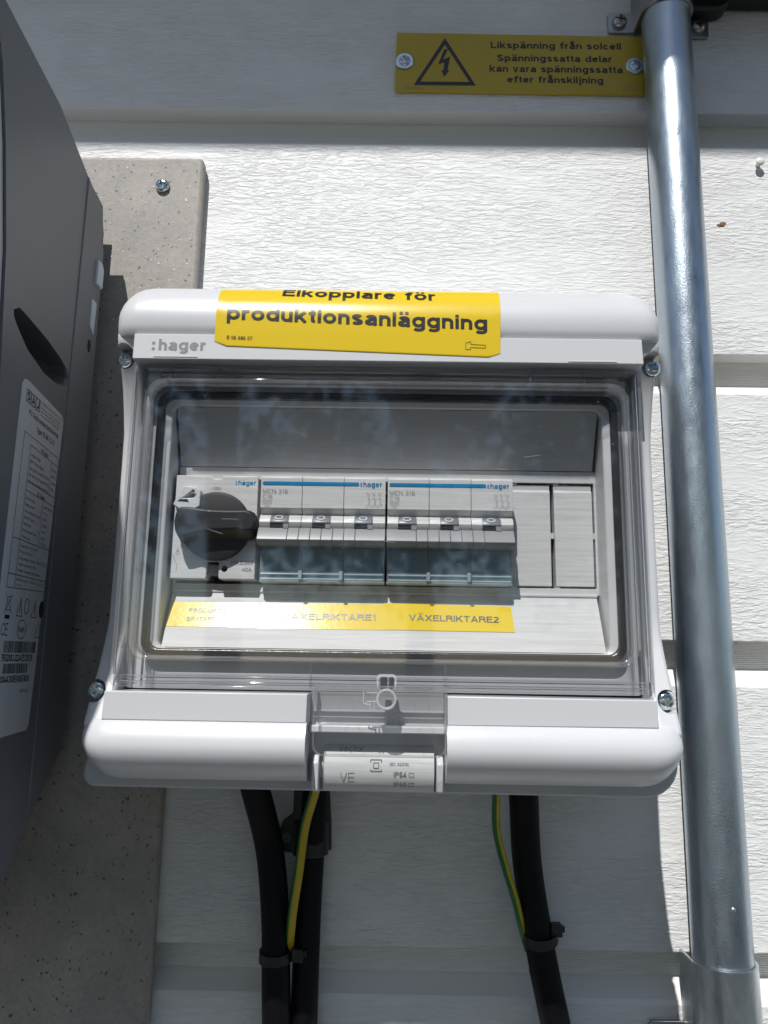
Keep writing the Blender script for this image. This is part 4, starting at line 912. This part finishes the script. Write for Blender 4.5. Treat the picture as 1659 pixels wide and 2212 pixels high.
# ------------------------------------------------------------------ modules
def logo_small(b, u0, u1, v, cap, mp):
    w = u1-u0; add_text(b, 'hager', u0+w*0.13, u1, v, cap, mp, 0.016)
    for z in (v, v+cap*0.5): add_poly(b, [(u0, z), (u0+w*0.065, z), (u0+w*0.065, z+cap*0.26), (u0, z+cap*0.26)], mp)
def circuit_breaker(x0, label):
    t = thing('circuit_breaker', label, 'circuit breaker', (x0, 60, 29.9), 'three-pole circuit breakers side by side')
    prof = [(60, 30.2), (79.6, 30.2), (79.6, 31.0), (75, 31.4), (75, 45.2), (83.6, 45.6), (84.6, 52.0), (85.4, 52.8), (86.0, 54.6), (85.0, 56.6), (82.2, 58.3), (82.2, 58.6), (85.0, 60.7), (85.2, 73.6), (84.4, 74.4), (60, 74.4)]
    for k in range(3):
        a = x0+k*17.5+0.09; b_ = a+17.3
        pole = prism('pole_body', prof, a, b_, 'breaker_grey', t, axis='x', bevel=0.12)
        # lever, its dark slot, the small window
        lev = prism('lever', [(80, 58.2), (82.6, 58.1), (85.3, 56.7), (86.4, 54.7), (86.3, 54.0), (80, 54.0)], a+4.5, a+12.2, 'lever_grey', t, axis='x', bevel=0.25)
        box('lever_slot', a+4.5, a+10.0, 80, 85.95, 52.3, 54.0, 'cavity_black', lev); box('lever_side', a+10.0, a+12.2, 80, 86.1, 52.0, 54.0, 'lever_light', lev)
        rg = ink('off_mark', lambda bb: [add_poly(bb, [(a+8.1+1.75*math.cos(q), 56.7+1.15*math.sin(q)), (a+8.1+1.75*math.cos(q2), 56.7+1.15*math.sin(q2)), (a+8.1+1.3*math.cos(q2), 56.7+0.75*math.sin(q2)), (a+8.1+1.3*math.cos(q), 56.7+0.75*math.sin(q))], lambda u, v: (u, 85.3+(56.7-v)*0.70+(0.12 if v > 56.7 else 0)+0.25 if v < 56.7 else 85.3-(v-56.7)*1.9+0.3, v)) for q, q2 in [(i*math.pi/12, (i+1)*math.pi/12) for i in range(24)]], 'white_print', lev)
        box('window', a+14.1, a+17.1, 80, 85.5, 52.3, 54.2, 'gap_grey', pole)
        tc = prism('terminal_cover', rr(a+0.15, b_-0.15, 30.6, 45.0, 0.4, 2), 79.4, 80.4, 'clear_teal', t)
        for z in (33.5, 31.4):
            bm = BM(); add_tube(bm, [(a+0.6, 80.8, z), (b_-0.6, 80.8, z)], 0.42, 8); finish('cover_rail', bm, 'teal_rail', tc)
    bar = [(80, 52.3), (85.6, 52.2), (89.2, 47.4), (89.4, 46.7), (87.8, 44.9), (80, 44.9)]
    L = [0, 12.3, 17.0, 21.7, 26.3, 31.0, 35.6, 40.3, 52.4]
    bm = BM()
    for a, b_ in zip(L, L[1:]): add_prism(bm, bar, x0-0.2+a+0.06, x0-0.2+b_-0.04+(0.3 if b_ == L[-1] else 0), 'x')
    finish('link_bar', bm, 'lever_light', t, bevel=0.2)
    for x in (17.5, 34.4):
        bm = BM(); add_box(bm, x0+x-0.9, x0+x+0.7, 80.0, 82.4, 31.0, 34.8); finish('cover_clip', bm, 'teal_rail', t, bevel=0.3)
    fp = flat(85.42)
    def blue(b):
        zt, zb = 71.9, 70.5
        add_poly(b, [(x0+0.8+0.35, zb), (x0+41.2-0.35, zb), (x0+41.2, zb+0.35), (x0+41.2, zt-0.35), (x0+41.2-0.35, zt), (x0+0.8+0.35, zt), (x0+0.8, zt-0.35), (x0+0.8, zb+0.35)], fp)
        logo_small(b, x0+41.8, x0+51.0, 70.3, 2.0, fp)
    ink('blue_print', blue, 'print_blue', t)
    def grey(b):
        add_text(b, 'MCN 316', x0+0.9, x0+11.4, 66.9, 1.85, fp); add_text(b, 'C16', x0+0.9, x0+5.0, 64.9, 1.65, fp)
        add_text(b, '6000', x0+1.3, x0+4.5, 62.9, 0.9, fp); add_path(b, [(x0+1.0, 62.6), (x0+4.8, 62.6), (x0+4.8, 64.1), (x0+1.0, 64.1)], 0.1, fp, True)
        add_text(b, '3', x0+2.6, x0+3.2, 61.2, 0.85, fp); add_path(b, [(x0+2.1, 60.95), (x0+3.7, 60.95), (x0+3.7, 62.3), (x0+2.1, 62.3)], 0.1, fp, True)
        for k in range(3):
            u = x0+44.9+k*2.4
            add_text(b, '135'[k], u-0.6, u, 66.8, 0.9, fp); add_text(b, '246'[k], u-0.7, u, 61.6, 0.9, fp)
            add_path(b, [(u+0.1, 65.9), (u+0.9, 64.2), (u+0.9, 63.6), (u+0.4, 63.6), (u+0.4, 62.9), (u+1.0, 62.9), (u+1.0, 62.2), (u+0.3, 62.2)], 0.14, fp)
            add_line(b, (u+0.2, 66.4), (u+0.9, 67.4), 0.12, fp); add_line(b, (u+0.2, 67.2), (u+1.0, 66.6), 0.12, fp)
        add_line(b, (x0+45.2, 65.2), (x0+50.2, 65.2), 0.1, fp)
    ink('grey_print', grey, 'ink_pale', t)
    return t
circuit_breaker(-54.6, 'left breaker, beside the black rotary knob, above the VÄXELRIKTARE1 tape')
circuit_breaker(-1.4, 'right breaker, beside the blank plates, above the VÄXELRIKTARE2 tape')

iso = thing('rotary_switch', 'rotary isolator with a black turn knob, left of the breakers', 'switch', (-73, 60, 30))
HD = 84.2
hous = [(-90.9, 30.6), (-76.0, 30.6), (-75.6, 31.6), (-75.6, 37.8), (-70.7, 37.8), (-70.7, 31.6), (-70.3, 30.6), (-55.6, 30.6), (-56.0, 74.3), (-71.2, 74.3), (-71.2, 73.0), (-74.8, 73.0), (-76.0, 74.3), (-90.5, 74.3)]
hb = prism('housing', hous, 66, HD, 'breaker_grey', iso, bevel=0.35)
bpy.context.view_layer.update(); me_ = bpy.data.meshes.new_from_object(hb.evaluated_get(bpy.context.evaluated_depsgraph_get())); hb.modifiers.clear(); hb.data = me_
k = BM(); add_prism(k, circle(-68.3, 34.9, 1.35, 20), 70, 90); cut(hb, 'c', k)
box('slide', -75.5, -70.8, 66, 82.6, 32.4, 36.6, 'lever_light', iso, bevel=0.2)
hub = lathe('knob', -72.4, 52.4, [(14.4, HD-0.5), (14.4, 86.6), (14.0, 87.3), (13.0, 87.6), (0, 87.6)], 'knob_black', iso, n=64, ang=30)
gt = [(-84.4, 58.0), (-81, 58.0), (-74, 57.1), (-66, 56.8), (-57.8, 57.0), (-56.0, 56.2), (-54.6, 54.4), (-54.0, 51.8), (-54.6, 49.6), (-56.0, 49.0), (-62, 49.2), (-70, 48.8), (-77, 47.6), (-82, 46.2), (-84.2, 45.8), (-85.8, 48.6), (-86.4, 52.0), (-85.9, 55.4)]
gb = [(-84.6, 59.2), (-81, 59.0), (-74, 57.9), (-66, 57.6), (-57.0, 58.0), (-55.2, 57.0), (-54.0, 55.0), (-53.2, 51.8), (-54.0, 47.2), (-56.2, 45.4), (-62, 45.4), (-70, 45.2), (-77, 44.6), (-82, 43.8), (-84.4, 43.9), (-86.4, 47.2), (-87.0, 52.0), (-86.4, 56.0)]
gt = [(x*1.016, z*1.016) for x, z in gt]; gb = [(x*1.016, z*1.016) for x, z in gb]
grip_ = prism('grip', gb, 86.5, 93.6, 'knob_black', hub, bevel=1.3, seg=3, a1pts=gt)
bm = BM(); add_ring(bm, [(-76.9, 50.4), (-70.6, 50.4), (-70.6, 55.5), (-71.6, 56.5), (-76.9, 56.5)], [(-76.5, 50.8), (-71.0, 50.8), (-71.0, 55.3), (-71.8, 56.1), (-76.5, 56.1)], 93.2, 93.68); finish('grip_square', bm, 'cavity_black', hub, smooth=False)
bm = BM(); add_box(bm, -60.3, -59.5, 92, 93.70, 50.6, 56.2); add_box(bm, -60.3, -56.5, 92, 93.67, 50.3, 50.7); finish('grip_slot', bm, 'cavity_black', hub, smooth=False)
bm = BM(); add_sheet(bm, [[(-90.2, 60.9), (-86.4, 68.8), (-80.9, 68.6), (-78.9, 67.0), (-78.9, 60.2), (-81.5, 58.6), (-88.0, 59.0)], [(-85.9, 63.6), (-83.0, 66.0), (-80.6, 65.2), (-81.6, 63.8)]], HD, 88.6)
finish('lock_tab', bm, 'breaker_grey', iso, bevel=0.5, ang=30)
fi = flat(HD+0.12)
ink('blue_print', lambda b: logo_small(b, -65.4, -56.7, 70.4, 2.0, fi), 'print_blue', iso)
def iso_ink(b):
    add_text(b, 'I ON', -75.4, -71.7, 68.1, 1.25, fi, 0.01); add_text(b, 'HAS340', -65.4, -56.6, 36.6, 1.85, fi, 0.006); add_text(b, '40A', -60.9, -56.9, 33.8, 1.7, fi, 0.006)
    add_path(b, [(-90.1, 40.7), (-88.0, 36.0), (-88.1, 33.8)], 0.14, fi); add_path(b, [(-88.0+0.7*math.cos(q), 41.2+0.7*math.sin(q)) for q in [i*math.pi/6 for i in range(12)]], 0.14, fi, True)
    add_line(b, (-88.6, 42.2), (-87.4, 42.2), 0.14, fi); add_line(b, (-88.0, 42.2), (-87.9, 43.4), 0.14, fi)
ink('grey_print', iso_ink, 'ink_grey', iso)
iso.scale = (1.016,)*3; iso.location = W((-73*1.016, 54.6, 30*1.016))

# ------------------------------------------------------------------ cables under the box
def pts_at(seq, d): return [at(x, y, (d[i] if isinstance(d, (list, tuple)) else d)) for i, (x, y) in enumerate(seq)]
def extend(P, up, down):
    a, b = Vector(P[0]), Vector(P[1]); P = [tuple(a+(a-b).normalized()*up)]+P
    a, b = Vector(P[-1]), Vector(P[-2]); return P+[tuple(a+(a-b).normalized()*down)]
def cable(label, seq, d, r, up=22, down=260):
    P = smooth_path(extend(pts_at(seq, d), up, down), 8)
    bm = BM(); add_tube(bm, P, r, 24); o = finish('black_cable', bm, 'black_cable', ang=50)
    tag(o, label, 'cable', 'black cables leaving the bottom of the box'); return o
cable('thick black cable at left, tied near its foot, under the box', [(553, 1710), (582, 1832), (595, 1990), (597, 2211)], [30, 15, 13, 13], 6.6)
cable('black cable held by the dark wall clip, between two others', [(680, 1710), (672, 1847), (664, 1990), (656, 2211)], [16, 9, 7.5, 7.5], 6.3)
cable('black cable at right, curving down towards the pipe', [(1131, 1720), (1138, 1858), (1159, 2001), (1181, 2122), (1200, 2211)], [26, 16, 13, 13, 13], 6.8)
def earth(label, seq, d, r, turn):
    P = smooth_path(pts_at(seq, d), 10); bm = BM(); n = 16
    fs = add_tube(bm, P, r, n, cap=False)
    for i, f in enumerate(fs):
        k = i % n; row = i//n; f.material_index = 1 if ((k+int(turn[0]+turn[1]*row)) % n) < 8 else 0
    o = finish('earth_wire', bm, None, ang=60, mats=['earth_yellow', 'earth_green']); tag(o, label, 'wire', 'green and yellow earth wires'); return o
earth('green and yellow earth wire crossing the clipped cable, left', [(692, 1660), (680, 1710), (658, 1789), (645, 1884), (632, 1969), (627, 2020), (624, 2060)], [44, 38, 30, 25, 20, 16, 10], 2.15, (13, 0.0))
earth('green and yellow earth wire bowing out beside the right cable', [(1074, 1660), (1072, 1720), (1073, 1795), (1092, 1874), (1113, 1943), (1127, 2000), (1140, 2050)], [38, 34, 27, 23, 19, 15, 8], 1.85, (12, 0.0))
def tie(label, c0, r, tilt, head):
    """c0: centre of the loop (x,d,z); tilt lowers the front of the loop"""
    t = thing('cable_tie', label, 'cable tie', c0, 'black cable ties')
    bm = BM(); n = 36; w, th = 2.2, 0.9; rows = []
    for k in range(n):
        a = 2*math.pi*k/n; c, s = math.cos(a), math.sin(a)
        row = []
        for dr, dz in ((0, -w), (th, -w), (th, w), (0, w)):
            row.append(bm.verts.new((c0[0]+(r+dr)*c, c0[1]+(r+dr)*s, c0[2]+dz-tilt*s+tilt*0.35*c)))
        rows.append(row)
    for k in range(n):
        A, B = rows[k], rows[(k+1) % n]
        for i in range(4): bm.faces.new((A[i], A[(i+1) % 4], B[(i+1) % 4], B[i]))
    finish('band', bm, 'black_plastic', t, ang=40)
    box('head', head[0]-2.6, head[0]+2.6, head[1]-2.4, head[1]+2.4, head[2]-2.8, head[2]+2.8, 'black_plastic', t, bevel=0.5)
    box('tail', head[0]+2.4, head[0]+4.0, head[1]-1.6, head[1]+0.6, head[2]-1.2, head[2]+1.6, 'black_plastic', t, bevel=0.2)
    return t
c = at(596, 2062, 13); tie('black cable tie round the left cable, head on its right', c, 6.9, 0.8, at(643, 2062, 15.5))
c = at(1167, 2020, 13); tie('black cable tie tilted round the right cable, head on its right', c, 7.3, 2.2, at(1201, 2008, 15))
# clip behind the earth wire
cl = thing('cable_clip', 'dark plastic wall clip with a screw holding the middle cable', 'clip', at(665, 1800, 0.5))
q = [at(x, y, 1.5) for x, y in ((606, 1826), (603, 1797), (612, 1772), (634, 1755), (636, 1700), (712, 1700), (716, 1770), (716, 1835), (640, 1842), (612, 1838))]
prism('clip_plate', [(p[0], p[2]) for p in q], 0.3, 3.2, 'dark_grey_plastic', cl, bevel=0.7)
a_ = at(669, 1782, 12); b_ = at(669, 1845, 12)
bm = BM(); add_tube(bm, [(a_[0], 8.0, a_[2]+1), (b_[0], 8.0, b_[2]-1)], 8.6, 28); finish('clip_band', bm, 'black_plastic', cl, ang=50, bevel=0.6)
s_ = at(621, 1808, 3.5); screw_head('screw', s_[0], s_[2], 3.3, 2.6, cl, mat='gap_grey', h=1.0)

# ------------------------------------------------------------------ garden behind the camera (seen mirrored in the clear door)
simple('leaf_green', (0.05, 0.085, 0.025), 0.55, var=0.3); simple('bark', (0.10, 0.075, 0.055), 0.85, var=0.3)
random.seed(11)
def crown(n=6500):
    bm = BM(); cl = [(random.uniform(-1500, 1500), random.uniform(-1500, 1500), random.uniform(2200, 6300), random.uniform(450, 1050)) for _ in range(26)]
    for i in range(n):
        c = random.choice(cl); v = Vector((random.gauss(0, 1), random.gauss(0, 1), random.gauss(0, 1))).normalized()*c[3]*random.random()**0.4
        p = Vector((c[0], c[1], c[2]))+v; s = random.uniform(45, 95); a = Vector((random.gauss(0, 1), random.gauss(0, 1), random.gauss(0, 1))).normalized(); b2 = a.orthogonal().normalized()
        bm.faces.new([bm.verts.new(p+a*s), bm.verts.new(p+b2*s*0.5), bm.verts.new(p-a*s), bm.verts.new(p-b2*s*0.5)])
    return bm
def trunk():
    bm = BM(); add_tube(bm, smooth_path([(0, 0, -30), (60, 20, 1500), (-40, 60, 3000), (30, 0, 5200)], 4), [160-5.5*k for k in range(13)], 12)
    for k in range(5):
        a = k*1.3; add_tube(bm, [(20, 20, 1900+k*500), (700*math.cos(a), 700*math.sin(a), 2700+k*560), (1200*math.cos(a), 1200*math.sin(a), 3300+k*600)], [60, 35, 12], 8)
    return bm
tr = thing('garden_tree', 'leafy garden tree behind the viewer, mirrored darkly in the clear door', 'tree', (0, 0, 0))
finish('crown', crown(), 'leaf_green', tr, smooth=False); finish('trunk', trunk(), 'bark', tr)
tr['group'] = 'garden trees mirrored in the door'
tr.location = W((-1300, 5600, -1300))
for i, (x, d, rz, sc) in enumerate(((1900, 5900, 1.7, 0.92), (-4300, 6400, 3.0, 0.95), (4900, 6300, 4.2, 0.97), (300, 8800, 0.7, 1.15), (-8200, 7500, 2.2, 1.2), (8600, 7200, 5.0, 1.2))):
    r = tr.copy(); COL.objects.link(r); r.location = W((x, d, -1300)); r.rotation_euler = (0, 0, rz); r.scale = (sc,)*3
    for ch in list(tr.children):
        c = ch.copy(); COL.objects.link(c); c.parent = r
